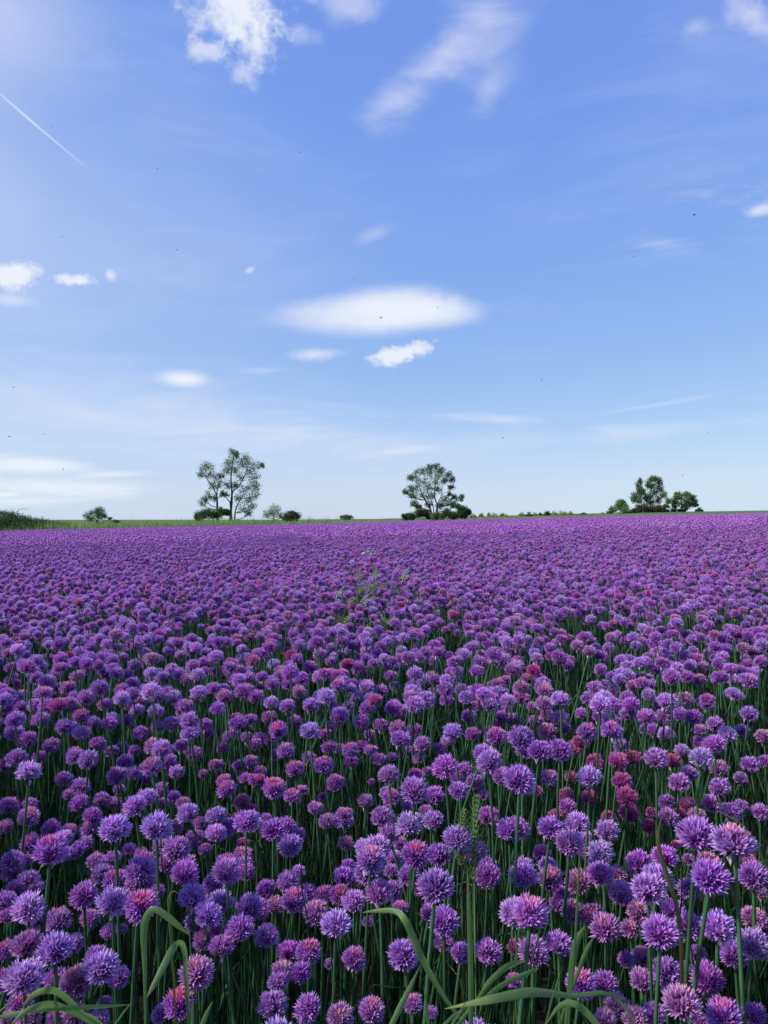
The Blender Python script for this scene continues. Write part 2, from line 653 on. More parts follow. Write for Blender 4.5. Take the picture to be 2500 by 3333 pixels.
M_BRAMBLE = leaf_material('bramble_leaves', (0.036, 0.086, 0.032), (0.108, 0.190, 0.064))
M_GRASS_FAR = leaf_material('tall_grass', (0.151, 0.262, 0.069), (0.333, 0.433, 0.142), 0.35)
M_WEED = green_material('mugwort_leaf', (0.10, 0.19, 0.05), (0.17, 0.27, 0.09), 9, 0.3, 0.55, 0.3)

# ------------------------------------------------------------------ ground
FIELD_Y0, FIELD_Y1 = 0.50, 55.0


def build_ground():
    xs = np.unique(np.concatenate([np.linspace(-40, 40, 41), np.linspace(-160, 160, 41), np.linspace(-3000, 3000, 41)]))
    ys = np.unique(np.concatenate([np.linspace(-30, 60, 31), np.linspace(60, 260, 41), np.linspace(260, 6000, 60), np.linspace(-400, -30, 12)]))
    X, Y = np.meshgrid(xs, ys)
    Z = ground_h(X, Y)
    V = np.stack([X, Y, Z], -1).reshape(-1, 3)
    nx = len(xs)
    i, j = np.meshgrid(np.arange(len(ys) - 1), np.arange(nx - 1), indexing='ij')
    a = (i * nx + j).ravel()
    F = np.stack([a, a + 1, a + nx + 1, a + nx], -1)
    me = mesh_data('ground', V, F, [M_GROUND], smooth=True)
    tag(obj('ground', me), 'dark soil of the field running into a grassy rise', 'ground', kind='structure')


build_ground()

# ------------------------------------------------------------------ chive flower heads


def fib_dirs(n, tmax, r):
    """n directions spread from the pole to polar angle tmax (degrees)"""
    k = np.arange(n) + 0.5
    zc = 1 - k / n * (1 - math.cos(R(tmax)))
    th = np.arccos(zc) + r.normal(0, 0.07, n)
    ph = k * 2.399963 + r.normal(0, 0.12, n)
    return th, ph


def head_geo(r, n_flo=76, n_tep=6, crown=0.0, sz=(1.0, 0.92), mat=0, spiky=1.0, tilt_crown=0.0, core=0.5):
    """a globe of florets, radius about 1, centre at the origin, stem side down"""
    g = Geo()
    th, ph = fib_dirs(n_flo, 136, r)
    org = np.array((0.0, 0.0, -0.46))
    for a, p in zip(th, ph):
        # point of the dome that this floret reaches, seen from the receptacle low in the head
        env = np.array((math.sin(a) * math.cos(p), math.sin(a) * math.sin(p), math.cos(a) * (0.98 if a < 1.57 else 0.70)))
        env *= 0.98 + r.normal(0, 0.065)
        d = env - org
        full = np.linalg.norm(d)
        d /= full
        u = np.cross(d, (0.3, 0.2, 0.9))
        u /= np.linalg.norm(u)
        w = np.cross(d, u)
        L1 = full
        L0 = full - min(0.66, full * 0.72)
        rn = r.random()
        kk = 0.0
        if crown > 0:
            q = a + 0.35 * (r.random() - 0.5) + tilt_crown * math.cos(p)
            kk = float(np.clip((crown * 1.9 - q) / 0.35, 0, 1)) * (0.75 + 0.25 * r.random())
            L1 *= 1.0 - 0.10 * kk
        spread = 0.17 + 0.07 * r.random()
        a0 = r.random() * 6.28
        V, T, Fs = [], [], []
        for q in range(n_tep):
            b = a0 + q * 2 * math.pi / n_tep
            rad = math.cos(b) * u + math.sin(b) * w
            tan = -math.sin(b) * u + math.cos(b) * w
            lt = L1 * (1 + r.normal(0, 0.04))
            lm = L0 + (lt - L0) * 0.52
            hw = 0.088 if n_tep > 4 else 0.13
            tip = org + d * lt + rad * (spread * (0.75 + 0.7 * r.random())) * spiky
            ml = org + d * lm + rad * 0.105 + tan * hw
            mr_ = org + d * lm + rad * 0.105 - tan * hw
            bs = org + d * L0
            i = len(V)
            V += [bs, ml, mr_, tip]
            T += [0.0, 0.5, 0.5, 1.0]
            Fs += [(i, i + 2, i + 1), (i + 1, i + 2, i + 3)]
        g.add(V, np.array(Fs), mat, t=np.array(T), crown=kk, rnd=rn)
    # inner core so the globe is not hollow
    cv, cf = ico(1)
    g.add(cv * core * np.array((1, 1, 0.8)) + np.array((0, 0, -0.06)), cf, mat, t=0.15 if core < 0.6 else 0.45, crown=0.0, rnd=0.5)
    V, F, M, A = g.arrays()
    V = V * np.array((sz[0], sz[0], sz[1]))
    V[:, 2] += 0.05
    return V, F, M, A


def ico(sub):
    t = (1 + 5 ** 0.5) / 2
    v = [(-1, t, 0), (1, t, 0), (-1, -t, 0), (1, -t, 0), (0, -1, t), (0, 1, t), (0, -1, -t), (0, 1, -t), (t, 0, -1), (t, 0, 1), (-t, 0, -1), (-t, 0, 1)]
    f = [(0, 11, 5), (0, 5, 1), (0, 1, 7), (0, 7, 10), (0, 10, 11), (1, 5, 9), (5, 11, 4), (11, 10, 2), (10, 7, 6), (7, 1, 8), (3, 9, 4), (3, 4, 2), (3, 2, 6), (3, 6, 8), (3, 8, 9), (4, 9, 5), (2, 4, 11), (6, 2, 10), (8, 6, 7), (9, 8, 1)]
    v = [np.array(p) / np.linalg.norm(p) for p in v]
    for _ in range(sub):
        cache, nf = {}, []

        def mid(a, b):
            k = (min(a, b), max(a, b))
            if k not in cache:
                p = v[a] + v[b]
                v.append(p / np.linalg.norm(p))
                cache[k] = len(v) - 1
            return cache[k]
        for a, b, c in f:
            x, y, z = mid(a, b), mid(b, c), mid(c, a)
            nf += [(a, x, z), (b, y, x), (c, z, y), (x, y, z)]
        f = nf
    return np.array(v), np.array(f)


def spathe_geo(r, n=2):
    """papery bracts hanging under the globe, in units of the head radius"""
    g = Geo()
    a0 = r.random() * 6.28
    for q in range(n):
        b = a0 + q * (2.4 + r.random())
        o = np.array((math.cos(b), math.sin(b), 0))
        s = np.array((-math.sin(b), math.cos(b), 0))
        zz = np.array((0, 0, 1.0))
        L = 0.5 + 0.3 * r.random()
        top = o * 0.10 - zz * 0.46
        pts = [top, top + o * 0.20 - zz * L * 0.4 + s * 0.17, top + o * 0.22 - zz * L * 0.4 - s * 0.17,
               top + o * 0.12 - zz * L, top + o * 0.30 - zz * L * 0.35]
        g.add(pts, np.array([(0, 1, 4), (0, 4, 2), (1, 3, 4), (4, 3, 2)]), 0, rnd=r.random())
    return g


# variants: key -> list of (mesh pieces); heads are built at radius 1 and scaled
KINDS = {
    'v': dict(mat=M_VIOLET, crown=0.0, n=5),
    'p': dict(mat=M_LILAC, crown=0.0, n=4),
    'k': dict(mat=M_VIOLET, crown=0.50, n=5),
    'm': dict(mat=M_DUSTY, crown=0.45, n=3),
    'r': dict(mat=M_ROSE, crown=0.62, n=3),
    'w': dict(mat=M_WHITE, crown=0.0, n=2),
}
HEADS, SPATHES = {}, []
_r = np.random.default_rng(11)
for k_, d_ in KINDS.items():
    HEADS[k_] = []
    for i_ in range(d_['n']):
        hz = _r.uniform(0.84, 0.98) if k_ in 'vpw' else _r.uniform(0.94, 1.10)
        cr = d_['crown'] * _r.uniform(0.75, 1.15) if d_['crown'] else 0.0
        nf = 78 if k_ != 'r' else 70
        V, F, M, A = head_geo(_r, nf, 6, cr, (1.0 if k_ != 'r' else 0.95, hz), 0, 1.0 if k_ != 'r' else 0.7, _r.uniform(-0.25, 0.25))
        HEADS[k_].append(mesh_data('chive_head_' + k_, V, F, [d_['mat']], None, A))
for i_ in range(4):
    SPATHES.append(spathe_geo(_r, 1 + i_ % 2).mesh('spathe', [M_SPATHE]))

# heads read off the photograph: crop origin, then (x, y, width, kind) in crop pixels (crop scale 1.975)
CROPS = {
    (0, 2820): """90 25 130v 190 85 130v 230 135 110v 100 150 120k 40 220 140v 185 265 195p 380 345 160k 545 185 165v 730 225 185p
905 85 175k 910 245 200k 745 95 150k 1010 155 100k 660 45 130v 910 25 180v 1195 40 170v 1380 110 140v 1240 190 170p 1425 220 150p
1300 240 110k 1345 310 170p 1265 350 140v 1310 470 130k 1430 510 160v 1400 420 120k 1460 35 175v 1580 35 110v 1605 260 160v
1550 395 170v 580 330 115v 710 415 110v 790 395 70v 480 490 120v 360 530 210p 185 495 195m 45 530 120k 165 710 225p 50 730 150v
360 715 140v 495 735 195m 660 645 205p 620 575 140v 765 705 130v 1265 680 205m 1155 875 190k 1040 940 120v 130 885 150k 190 975 150m
640 970 130v 490 950 150m 370 960 110k 60 970 100m 680 870 90v 60 310 110v 240 340 120v""",
    (830, 2820): """215 100 140v 70 140 120v 255 215 155k 335 165 120v 135 245 110m 25 270 140v 440 185 120k 395 290 155m 550 180 130k
690 100 110k 570 60 130v 640 220 150p 800 165 175v 885 150 120k 725 25 170v 520 370 190p 80 445 155v 215 540 140v 345 540 155k
295 680 130v 180 670 140m 150 740 120v 115 880 175v 345 905 175v 550 960 160m 640 590 145k 480 620 70v 955 560 190v 750 920 160k
1015 875 120k 1135 930 80k 1160 120 225v 990 50 130v 1060 140 100v 1215 350 180v 1120 290 110v 1210 480 120v 1325 550 130v
1495 540 165v 1495 60 160v 880 25 100k 935 260 100k 730 350 80v 280 30 90p""",
    (1660, 2820): """80 60 170v 255 75 150m 435 95 160m 575 45 165v 690 45 110m 715 170 160v 885 140 205v 945 75 190p 820 15 120v
1145 140 140v 1285 65 225v 130 295 215k 305 235 110v 400 285 140m 530 310 140m 610 390 180m 770 395 120m 835 295 160m 1045 280 155v
960 420 220v 1140 380 175v 1330 385 205p 1565 330 150m 1635 380 110v 1560 495 195p 1440 560 170v 150 540 185v 310 495 175v 35 510 110r
25 725 100k 450 750 180k 605 750 155v 850 725 155m 845 570 115k 1000 670 175v 1200 555 110v 1260 715 195v 1100 870 220m 1370 950 210k
690 895 160m 605 970 130m 795 965 160m 920 940 150v 740 590 100v 1215 985 100v 1560 940 140v 1415 870 60v 1560 60 180v 1110 640 80v
1600 160 90m 330 170 100v""",
    (0, 2310): """100 65 120v 265 65 110v 420 110 115v 525 40 105k 525 150 105p 95 150 110v 185 195 110v 335 230 105v 255 300 85v 110 310 125v
25 360 100v 190 400 145p 480 300 105v 570 320 125v 415 445 105v 635 220 105v 705 90 100v 815 70 85v 905 150 95v 785 240 80v 725 270 85v
865 265 75v 805 335 105v 755 425 120k 525 490 115v 515 600 115v 455 545 90k 660 580 110v 735 600 90v 860 410 100p 980 365 130k
1085 335 110v 1045 255 125p 950 445 80v 1135 400 100p 1105 90 100v 1220 75 110v 1010 110 80v 1320 100 95v 1220 150 110p 1165 230 90v
1210 265 60m 1250 280 100v 1310 410 60m 1390 355 95k 1435 240 80v 1480 170 95k 1530 90 110v 1640 220 90k 1590 180 80v 1580 440 85k
1640 450 90k 1460 510 120k 1440 450 90k 1560 590 110r 1620 640 90r 1525 690 70r 1615 330 90k 1545 360 90v 60 620 115v 190 690 130k
190 620 110v 40 750 95m 335 770 115k 450 775 100k 580 755 105k 600 685 120v 550 855 100v 500 900 110v 200 855 120k 330 905 200k
410 830 120p 415 930 110v 85 970 140v 180 965 80m 745 765 185p 870 620 140p 940 570 130p 1010 755 190p 1130 750 100m 835 895 85v
910 920 80m 1210 665 135p 1390 680 125p 1290 720 80k 1390 795 130p 1470 750 110v 1585 720 160v 1255 825 115v 1140 895 160v 1320 895 90k
1565 855 80r 1560 935 120k 620 970 110k 730 955 110v 665 990 100v 930 985 140k 1080 980 120k 1205 985 120v 1455 985 120k 1570 990 110p
1040 870 100m 1040 510 90v 1120 560 80v 1180 600 90m 1050 600 80m 770 510 80k""",
    (830, 2310): """260 75 90v 355 140 125p 450 155 85k 545 40 115v 490 110 80v 685 80 100v 740 160 75k 810 100 90v 150 130 110k 100 195 90k
30 190 90v 200 265 110k 130 290 80k 475 240 95k 540 250 80k 350 310 90v 440 355 120k 260 380 115k 615 260 105k 620 335 95v 690 235 90k
745 260 90k 795 315 90k 880 305 70v 935 190 125v 1025 135 95v 1075 220 105v 990 270 80v 1060 310 85k 1190 250 90k 1270 145 120p
1240 195 90p 1400 155 100k 1375 45 95v 1550 170 120k 1590 50 90v 1500 140 90k 1640 60 80v 1220 365 150v 1505 335 160v 860 420 135v
1030 415 90k 1110 395 70k 1025 520 170v 1150 550 130v 1310 520 125v 1410 460 105v 1345 385 100v 1590 430 120v 1650 460 90v 1470 545 70v
1500 680 130v 1630 770 150v 880 565 110k 515 470 110k 240 555 105k 300 515 80k 390 630 95k 465 715 105m 575 670 105k 435 555 60k
715 585 100m 125 500 140k 30 450 90r 35 395 80k 820 690 145v 995 735 165p 1145 710 130p 1100 650 90k 985 620 90v 865 800 145v 930 850 90k
120 770 150v 225 870 150v 200 750 120v 280 800 90v 70 700 80v 15 740 90v 585 855 100m 790 880 160p 700 880 110p 745 965 180k 895 950 110p
1030 930 170k 1180 930 150v 1300 830 180v 1405 910 160v 1495 1000 110v 600 1000 90v 750 460 45k 840 530 80p 1300 440 90v""",
    (1660, 2310): """70 180 150v 190 265 150v 320 260 140v 320 55 110v 165 75 90k 240 140 110m 235 30 90v 30 60 80v 350 120 80v 255 185 85r
455 210 115r 495 145 120k 655 135 130k 650 80 110v 575 45 95v 460 25 85v 545 340 115r 695 330 130r 720 460 130r 790 310 110r 750 560 135r
760 660 125r 935 315 140v 1040 330 110r 715 240 100v 760 30 110v 875 45 115v 990 45 110v 1090 30 100v 1180 50 110v 1000 160 105p
920 130 90v 1315 95 105v 1395 160 110p 1490 135 90v 1535 30 110v 1220 130 90k 1210 210 90v 1310 225 130v 1225 310 140p 1100 260 90p
1335 375 110m 1150 410 110v 1085 465 125v 1345 500 125v 1480 440 90v 1540 350 110v 1640 330 90v 1630 170 100m 60 450 200v 510 430 145p
250 440 110k 170 520 80k 395 430 90r 360 555 110r 510 565 110r 370 625 110v 290 680 100r 630 685 85r 905 655 70r 1090 675 100r
1135 605 110r 1005 590 105v 1010 695 125v 895 750 115r 1200 685 110m 1300 600 115v 1420 655 130v 1605 655 115v 1480 620 90v 45 760 150v
260 760 165v 430 725 150p 380 860 175v 485 825 100p 205 920 110k 625 775 140p 580 915 155p 490 920 90k 825 970 150v 1195 800 225v
1435 850 240k 990 945 160v 1060 865 70r 1270 990 160k 1545 990 110r 1150 960 80v 560 995 120v 240 1000 120p 90 1000 110p""",
}


def read_heads():
    out = []
    for (ox, oy), txt in CROPS.items():
        tk = txt.split()
        for i in range(0, len(tk), 3):
            cx, cy, d, k = float(tk[i]), float(tk[i + 1]), float(tk[i + 2][:-1]), tk[i + 2][-1]
            out.append((ox + cx / 1.975, oy + cy / 1.975, d / 1.975, k))
    return out


MEAN_D = 0.040
r3 = np.random.default_rng(23)
placed = []          # (px, py, size_px, kind, depth, diameter, position)
for px, py, s, k in read_heads():
    z = F_SRC * MEAN_D / s
    dy = py - YH
    drop = dy * z / F_SRC
    lo, hi = 0.34, 0.62
    drop_c = lo + (hi - lo) * (0.5 + 0.5 * math.tanh((drop - 0.47) / 0.16))
    z = drop_c * F_SRC / dy
    D = s * z / F_SRC
    placed.append((px, py, s, k, z, D, at(px, py, z)))
placed.sort(key=lambda q: -q[2])

NOUN = {
    'v': 'violet chive flower globe', 'p': 'pale lilac chive flower globe', 'k': 'crimson crowned violet chive flower globe',
    'm': 'dusty mauve chive flower globe', 'r': 'rose red chive flower globe', 'w': 'whitish chive flower globe'}
NEXT = {'v': 'a violet one', 'p': 'a pale lilac one', 'k': 'a crimson crowned one', 'm': 'a dusty mauve one', 'r': 'a rose red one', 'w': 'another whitish one'}


def flower_label(kind, D, height, P, me_index):
    """colour, size, how high it stands and which kind of flower stands nearest to it"""
    size = 'big ' if D > 0.0425 else ('small ' if D < 0.034 else '')
    hw = ' held high' if height > 0.605 else (' low among stems' if height < 0.47 else '')
    ds = sorted((float(np.linalg.norm(q[6] - P)), q[3]) for j, q in enumerate(placed) if j != me_index)
    near = ', touching ' if ds[0][0] < 0.042 else (', apart from ' if ds[0][0] > 0.075 else ', beside ')
    return size + NOUN[kind] + hw + near + NEXT[ds[0][1]]


GROUPS = {'v': 'violet chive flowers', 'p': 'pale lilac chive flowers', 'k': 'crimson crowned chive flowers',
          'm': 'dusty mauve chive flowers', 'r': 'rose red chive flowers', 'w': 'whitish chive flowers'}


def stem_mesh(base, top, r, lean=0.0):
    mid = (base + top) / 2 + np.array((r.normal(0, 0.012), r.normal(0, 0.012), 0.05))
    path = bez(base, mid, top, 7)
    V, F = tube(path, np.linspace(0.0030, 0.0021, 7) * (0.9 + 0.3 * r.random()), 6, False)
    return V, F, path[-1] - path[-2]


def chive_flower(P, D, kind, r, base=None, tilt=16, label=None):
    P = np.asarray(P, float)
    if base is None:
        base = np.array((P[0] + r.normal(0, 0.030), P[1] + abs(r.normal(0, 0.03)), 0.0))
    base = np.array((base[0], base[1], float(ground_h(base[0], base[1])) - 0.01))
    root = empty('chive_flower', base)
    tag(root, label or 'whitish chive flower globe standing far out among the purple ones', 'flower', GROUPS[kind])
    rel = P - base
    rad = D / 2 * 1.08
    V, F, tang = stem_mesh(np.zeros(3), rel + np.array((0, 0, -0.25 * rad)), r)
    obj('stem', mesh_data('stem', V, F, [M_STEM], None, {'rnd': np.full(len(V), r.random())}, True), root)
    q = Vector(tang).to_track_quat('Z', 'Y')
    e = Euler((R(r.normal(0, tilt * 0.6)), R(r.normal(0, tilt * 0.6)), r.random() * 6.28)).to_quaternion()
    hd = obj('flower_head', HEADS[kind][r.integers(len(HEADS[kind]))], root)
    hd.rotation_mode = 'QUATERNION'
    hd.rotation_quaternion = q @ e
    hd.location = rel
    hd.scale = (rad,) * 3
    if r.random() < 0.75:
        sp = obj('spathe', SPATHES[r.integers(len(SPATHES))], root)
        sp.rotation_mode = 'QUATERNION'
        sp.rotation_quaternion = q @ e
        sp.location = rel
        sp.scale = (rad,) * 3
    return root


N_IND = 290
LEANERS = {(612.6, 2646.7): (0.10, 0.05), (1265.4, 2522.7): (0.07, 0.0)}
for i, (px, py, s, k, z, D, P) in enumerate(placed[:N_IND]):
    base = None
    for (lx, ly), (dx, dyy) in LEANERS.items():
        if abs(px - lx) < 2 and abs(py - ly) < 2:
            base = np.array((P[0] + dx, P[1] + dyy, 0))
    chive_flower(P, D, k, r3, base, label=flower_label(k, D, P[2] - float(ground_h(P[0], P[1])), P, i))

# five whitish heads that stand out further into the field
for (px, py) in [(1183, 1803), (1201, 1796), (1219, 1793), (1224, 1801), (1146, 1830), (1208, 1806)]:
    z = F_SRC * 0.415 / (py - YH)
    chive_flower(at(px, py, z), 0.044, 'w', r3)

# ------------------------------------------------------------------ the rest of the field, as stuff


def gn_instances(name, pts, rot, scl, idx, sources):
    """points that carry instances of the source objects (picked by idx)"""
    me = bpy.data.meshes.new(name)
    n = len(pts)
    me.vertices.add(n)
    me.vertices.foreach_set('co', np.asarray(pts, np.float32).ravel())
    a = me.attributes.new('rot', 'FLOAT_VECTOR', 'POINT')
    a.data.foreach_set('vector', np.asarray(rot, np.float32).ravel())
    a = me.attributes.new('scl', 'FLOAT', 'POINT')
    a.data.foreach_set('value', np.asarray(scl, np.float32))
    a = me.attributes.new('idx', 'INT', 'POINT')
    a.data.foreach_set('value', np.asarray(idx, np.int32))
    o = obj(name, me)
    ng = bpy.data.node_groups.new(name + '_nodes', 'GeometryNodeTree')
    ng.interface.new_socket('Geometry', in_out='INPUT', socket_type='NodeSocketGeometry')
    ng.interface.new_socket('Geometry', in_out='OUTPUT', socket_type='NodeSocketGeometry')
    N, L = ng.nodes, ng.links
    gi, go = N.new('NodeGroupInput'), N.new('NodeGroupOutput')
    iop = N.new('GeometryNodeInstanceOnPoints')
    L.new(gi.outputs[0], iop.inputs['Points'])
    join = N.new('GeometryNodeJoinGeometry')
    # a join lists its inputs in reverse order of linking
    for s in reversed(sources):
        oi = N.new('GeometryNodeObjectInfo')
        oi.inputs['Object'].default_value = s
        oi.inputs['As Instance'].default_value = True
        L.new(oi.outputs['Geometry'], join.inputs[0])
    L.new(join.outputs[0], iop.inputs['Instance'])
    iop.inputs['Pick Instance'].default_value = True

    def named(nm, tp):
        q = N.new('GeometryNodeInputNamedAttribute')
        q.data_type = tp
        q.inputs['Name'].default_value = nm
        return q.outputs[0]
    L.new(named('idx', 'INT'), iop.inputs['Instance Index'])
    L.new(named('rot', 'FLOAT_VECTOR'), iop.inputs['Rotation'])
    L.new(named('scl', 'FLOAT'), iop.inputs['Scale'])
    L.new(iop.outputs[0], go.inputs[0])
    md = o.modifiers.new('scatter', 'NODES')
    md.node_group = ng
    return o


def whole_flower(r, kind, lod):
    """head, stem and spathe in one mesh at head radius 0.02, origin at the head centre"""
    g = Geo()
    K = KINDS[kind]
    hz = r.uniform(0.86, 1.02)
    cr = K['crown'] * r.uniform(0.75, 1.15) if K['crown'] else 0.0
    nf, nt_ = ((72, 6) if lod == 0 else (40, 4))
    V, F, M, A = head_geo(r, nf, nt_, cr, (1.0, hz), 0, 1.0 if lod == 0 else 1.2, 0.0, 0.5 if lod == 0 else 0.72)
    g.add(V * 0.02, F, 0, **A)
    p = bez((0, 0, -0.006), (r.normal(0, 0.01), r.normal(0, 0.01), -0.3), (r.normal(0, 0.03), r.normal(0, 0.03), -0.62), 5 if lod == 0 else 3)
    V, F = tube(p, np.linspace(0.0020, 0.0028, len(p)), 5 if lod == 0 else 3, False)
    g.add(V, F, 1, rnd=r.random())
    if lod == 0:
        V, F, M, A = spathe_geo(r, 1 + int(r.random() < 0.5)).arrays()
        g.add(V * 0.02, F, 2, **A)
    return obj('chive_source', g.mesh('chive_source', [K['mat'], M_STEM, M_SPATHE]), link=False)


rs = np.random.default_rng(5)
MIX = ['v'] * 9 + ['p'] * 5 + ['k'] * 4 + ['m'] * 2 + ['r'] * 1
SRC0 = [whole_flower(rs, k, 0) for k in MIX]
SRC1 = [whole_flower(rs, k, 1) for k in MIX]


def vnoise(x, y, s, seed):
    """cheap smooth value noise"""
    q = np.random.default_rng(seed).random((64, 64))
    fx, fy = np.asarray(x) / s, np.asarray(y) / s
    ix, iy = np.floor(fx).astype(int), np.floor(fy).astype(int)
    tx, ty = fx - ix, fy - iy
    tx, ty = tx * tx * (3 - 2 * tx), ty * ty * (3 - 2 * ty)

    def g(a, b):
        return q[a % 64, b % 64]
    return (g(ix, iy) * (1 - tx) + g(ix + 1, iy) * tx) * (1 - ty) + (g(ix, iy + 1) * (1 - tx) + g(ix + 1, iy + 1) * tx) * ty


def scatter(y0, y1, dens, margin, r, half=0.56):
    n = int(dens * (half * (y1 * y1 - y0 * y0) + 2 * margin * (y1 - y0)) * 1.02)
    W = half * y1 + margin
    out = []
    tot = int(dens * 2 * W * (y1 - y0))
    x = r.uniform(-W, W, tot)
    y = r.uniform(y0, y1, tot)
    keep = np.abs(x) < half * y + margin
    return x[keep], y[keep]


DENS = 330.0


def thin(x, y, d):
    """drop points closer than d to an earlier one (grid based)"""
    cell = {}
    keep = np.zeros(len(x), bool)
    for i in range(len(x)):
        cx, cy = int(x[i] // d), int(y[i] // d)
        ok = True
        for a in (cx - 1, cx, cx + 1):
            for b in (cy - 1, cy, cy + 1):
                for j in cell.get((a, b), ()):
                    if (x[i] - x[j]) ** 2 + (y[i] - y[j]) ** 2 < d * d:
                        ok = False
                        break
                if not ok:
                    break
            if not ok:
                break
        if ok:
            cell.setdefault((cx, cy), []).append(i)
            keep[i] = True
    return x[keep], y[keep]


def head_heights(x, y, r):
    n = len(x)
    h = 0.545 + 0.06 * (vnoise(x, y, 0.45, 3) - 0.5) + 0.05 * (vnoise(x, y, 2.5, 4) - 0.5)
    h = h + r.normal(0, 0.032, n) - np.abs(r.normal(0, 0.045, n))
    tall = r.random(n) < 0.05
    h = h + tall * r.uniform(0.03, 0.09, n)
    return h


def field_near():
    r = np.random.default_rng(31)
    P, S, I, RT = [], [], [], []
    # heads of the foreground that are not built singly, at their place in the photograph
    order = {}
    for i, k in enumerate(MIX):
        order.setdefault(k, []).append(i)
    for px, py, s, k, z, D, pos in placed[N_IND:]:
        P.append(pos)
        S.append(D / 0.0412 * 1.10)
        I.append(r.choice(order[k]))
        RT.append((r.normal(0, 0.14), r.normal(0, 0.14), r.random() * 6.28))
    x, y = scatter(FIELD_Y0, 4.2, DENS * 1.25, 1.6, r)
    x, y = thin(x, y, 0.027)
    gap = vnoise(x, y, 0.28, 8)
    keep = gap > 0.20
    x, y, gap = x[keep], y[keep], gap[keep]
    h = head_heights(x, y, r)
    z = ground_h(x, y) + h
    D = r.normal(0.040, 0.0035, len(x)).clip(0.026, 0.048)
    pxs = 1250 + x / y * F_SRC
    pys = YH - (z - CAM_H) / y * F_SRC
    sp = D / y * F_SRC
    inview = (pxs > -60) & (pxs < 2560) & (pys > 2300)
    pp = np.array([(q[0], q[1], q[2], q[4]) for q in placed])
    for i in range(len(x)):
        if inview[i]:
            # inside the transcribed foreground only hidden, low heads are added
            if pys[i] < 3420:
                d = np.hypot(pp[:, 0] - pxs[i], pp[:, 1] - pys[i])
                front = (d < 0.52 * (pp[:, 2] + sp[i])) & (pp[:, 3] > y[i] - 0.02)
                if front.any():
                    continue
                behind = (d < 0.30 * (pp[:, 2] + sp[i]))
                if not behind.any() and r.random() > (0.75 if pys[i] < 2480 else (0.45 if pys[i] < 2700 else 0.26)):
                    continue
            else:
                continue
        P.append((x[i], y[i], z[i]))
        S.append(D[i] / 0.0412 * 1.08)
        I.append(r.integers(len(SRC0)))
        RT.append((r.normal(0, 0.16), r.normal(0, 0.16), r.random() * 6.28))
    o = gn_instances('chive_flowers_near', P, RT, S, I, SRC0)
    tag(o, 'mass of purple chive flowers standing close together in the near field', 'flowers', kind='stuff')
    return len(P)


def field_mid():
    r = np.random.default_rng(32)
    x, y = scatter(4.2, 18.0, DENS, 2.5, r)
    fade = r.random(len(x)) > sstep(16.0, 18.0, y) * 0.5
    x, y = x[fade], y[fade]
    gap = vnoise(x, y, 0.30, 8)
    keep = (gap > 0.16)
    # leave a hole round the mugwort clump
    hole = ((x + 0.05) / 0.16) ** 2 + ((y - 4.35) / 0.35) ** 2 < 1
    keep &= ~hole
    x, y = x[keep], y[keep]
    z = ground_h(x, y) + head_heights(x, y, r)
    n = len(x)
    P = np.stack([x, y, z], -1)
    S = r.normal(0.040, 0.0035, n).clip(0.026, 0.048) / 0.0412 * 1.08
    RT = np.stack([r.normal(0, 0.15, n), r.normal(0, 0.15, n), r.random(n) * 6.28], -1)
    I = r.integers(0, len(SRC1), n)
    o = gn_instances('chive_flowers_middle', P, RT, S, I, SRC1)
    tag(o, 'mass of purple chive flowers packed together in the middle of the field', 'flowers', kind='stuff')
    return n


def field_far():
    """beyond 17 m the heads are a few pixels wide: square metre patches of globes on stems"""
    r = np.random.default_rng(33)
    iv, if_ = ico(1)
    mats = [M_VIOLET, M_LILAC, M_ROSE, M_STEM]
    srcs = []
    for v in range(6):
        g = Geo()
        n = 300
        x, y = r.uniform(-0.5, 0.5, n), r.uniform(-0.5, 0.5, n)
        h = 0.545 + r.normal(0, 0.032, n) - np.abs(r.normal(0, 0.045, n)) + (r.random(n) < 0.05) * r.uniform(0.02, 0.07, n)
        for i in range(n):
            rad = r.normal(0.020, 0.0018)
            jit = r.normal(0, 0.17, len(iv))
            V = iv * (1 + jit)[:, None] * rad * np.array((1, 1, 0.93)) + np.array((x[i], y[i], h[i]))
            q = r.random()
            mt = 0 if q < 0.72 else (1 if q < 0.98 else 2)
            cr = np.clip((iv[:, 2] - 0.4) * 2, 0, 1) * (0.7 if r.random() < 0.15 else 0.0)
            g.add(V, if_, mt, t=np.clip(0.40 + jit * 1.6, 0, 1), rnd=r.random(), crown=cr)
            w = 0.002
            b = np.array((x[i] + r.normal(0, 0.02), y[i] + r.normal(0, 0.02), 0.15))
            t_ = np.array((x[i], y[i], h[i]))
            ox = np.array((w, 0, 0))
            g.add([b - ox, b + ox, t_ + ox, t_ - ox], np.array([(0, 1, 2, 3)]), 3, rnd=r.random())
        srcs.append(obj('chive_patch_source', g.mesh('chive_patch', mats), link=False))
    P, I, RT = [], [], []
    y = 17.5
    while y < FIELD_Y1:
        W = 0.56 * y + 4
        for x in np.arange(-W, W, 1.0):
            xx, yy = x + r.uniform(-0.08, 0.08), y + r.uniform(-0.08, 0.08)
            dz = 0.07 * (vnoise(xx, yy, 3.0, 4) - 0.5)
            P.append((xx, yy, float(ground_h(xx, yy)) + dz))
            I.append(r.integers(6))
            q = r.integers(4)
            e = (Matrix.Rotation(-math.atan(0.024), 4, 'Y') @ Matrix.Rotation(q * math.pi / 2, 4, 'Z')).to_euler()
            RT.append((e.x, e.y, e.z))
        y += 1.0
    o = gn_instances('chive_flowers_far', P, RT, np.ones(len(P)), I, srcs)
    tag(o, 'purple carpet of chive flowers reaching to the far grass margin', 'flowers', kind='stuff')
    return len(P)


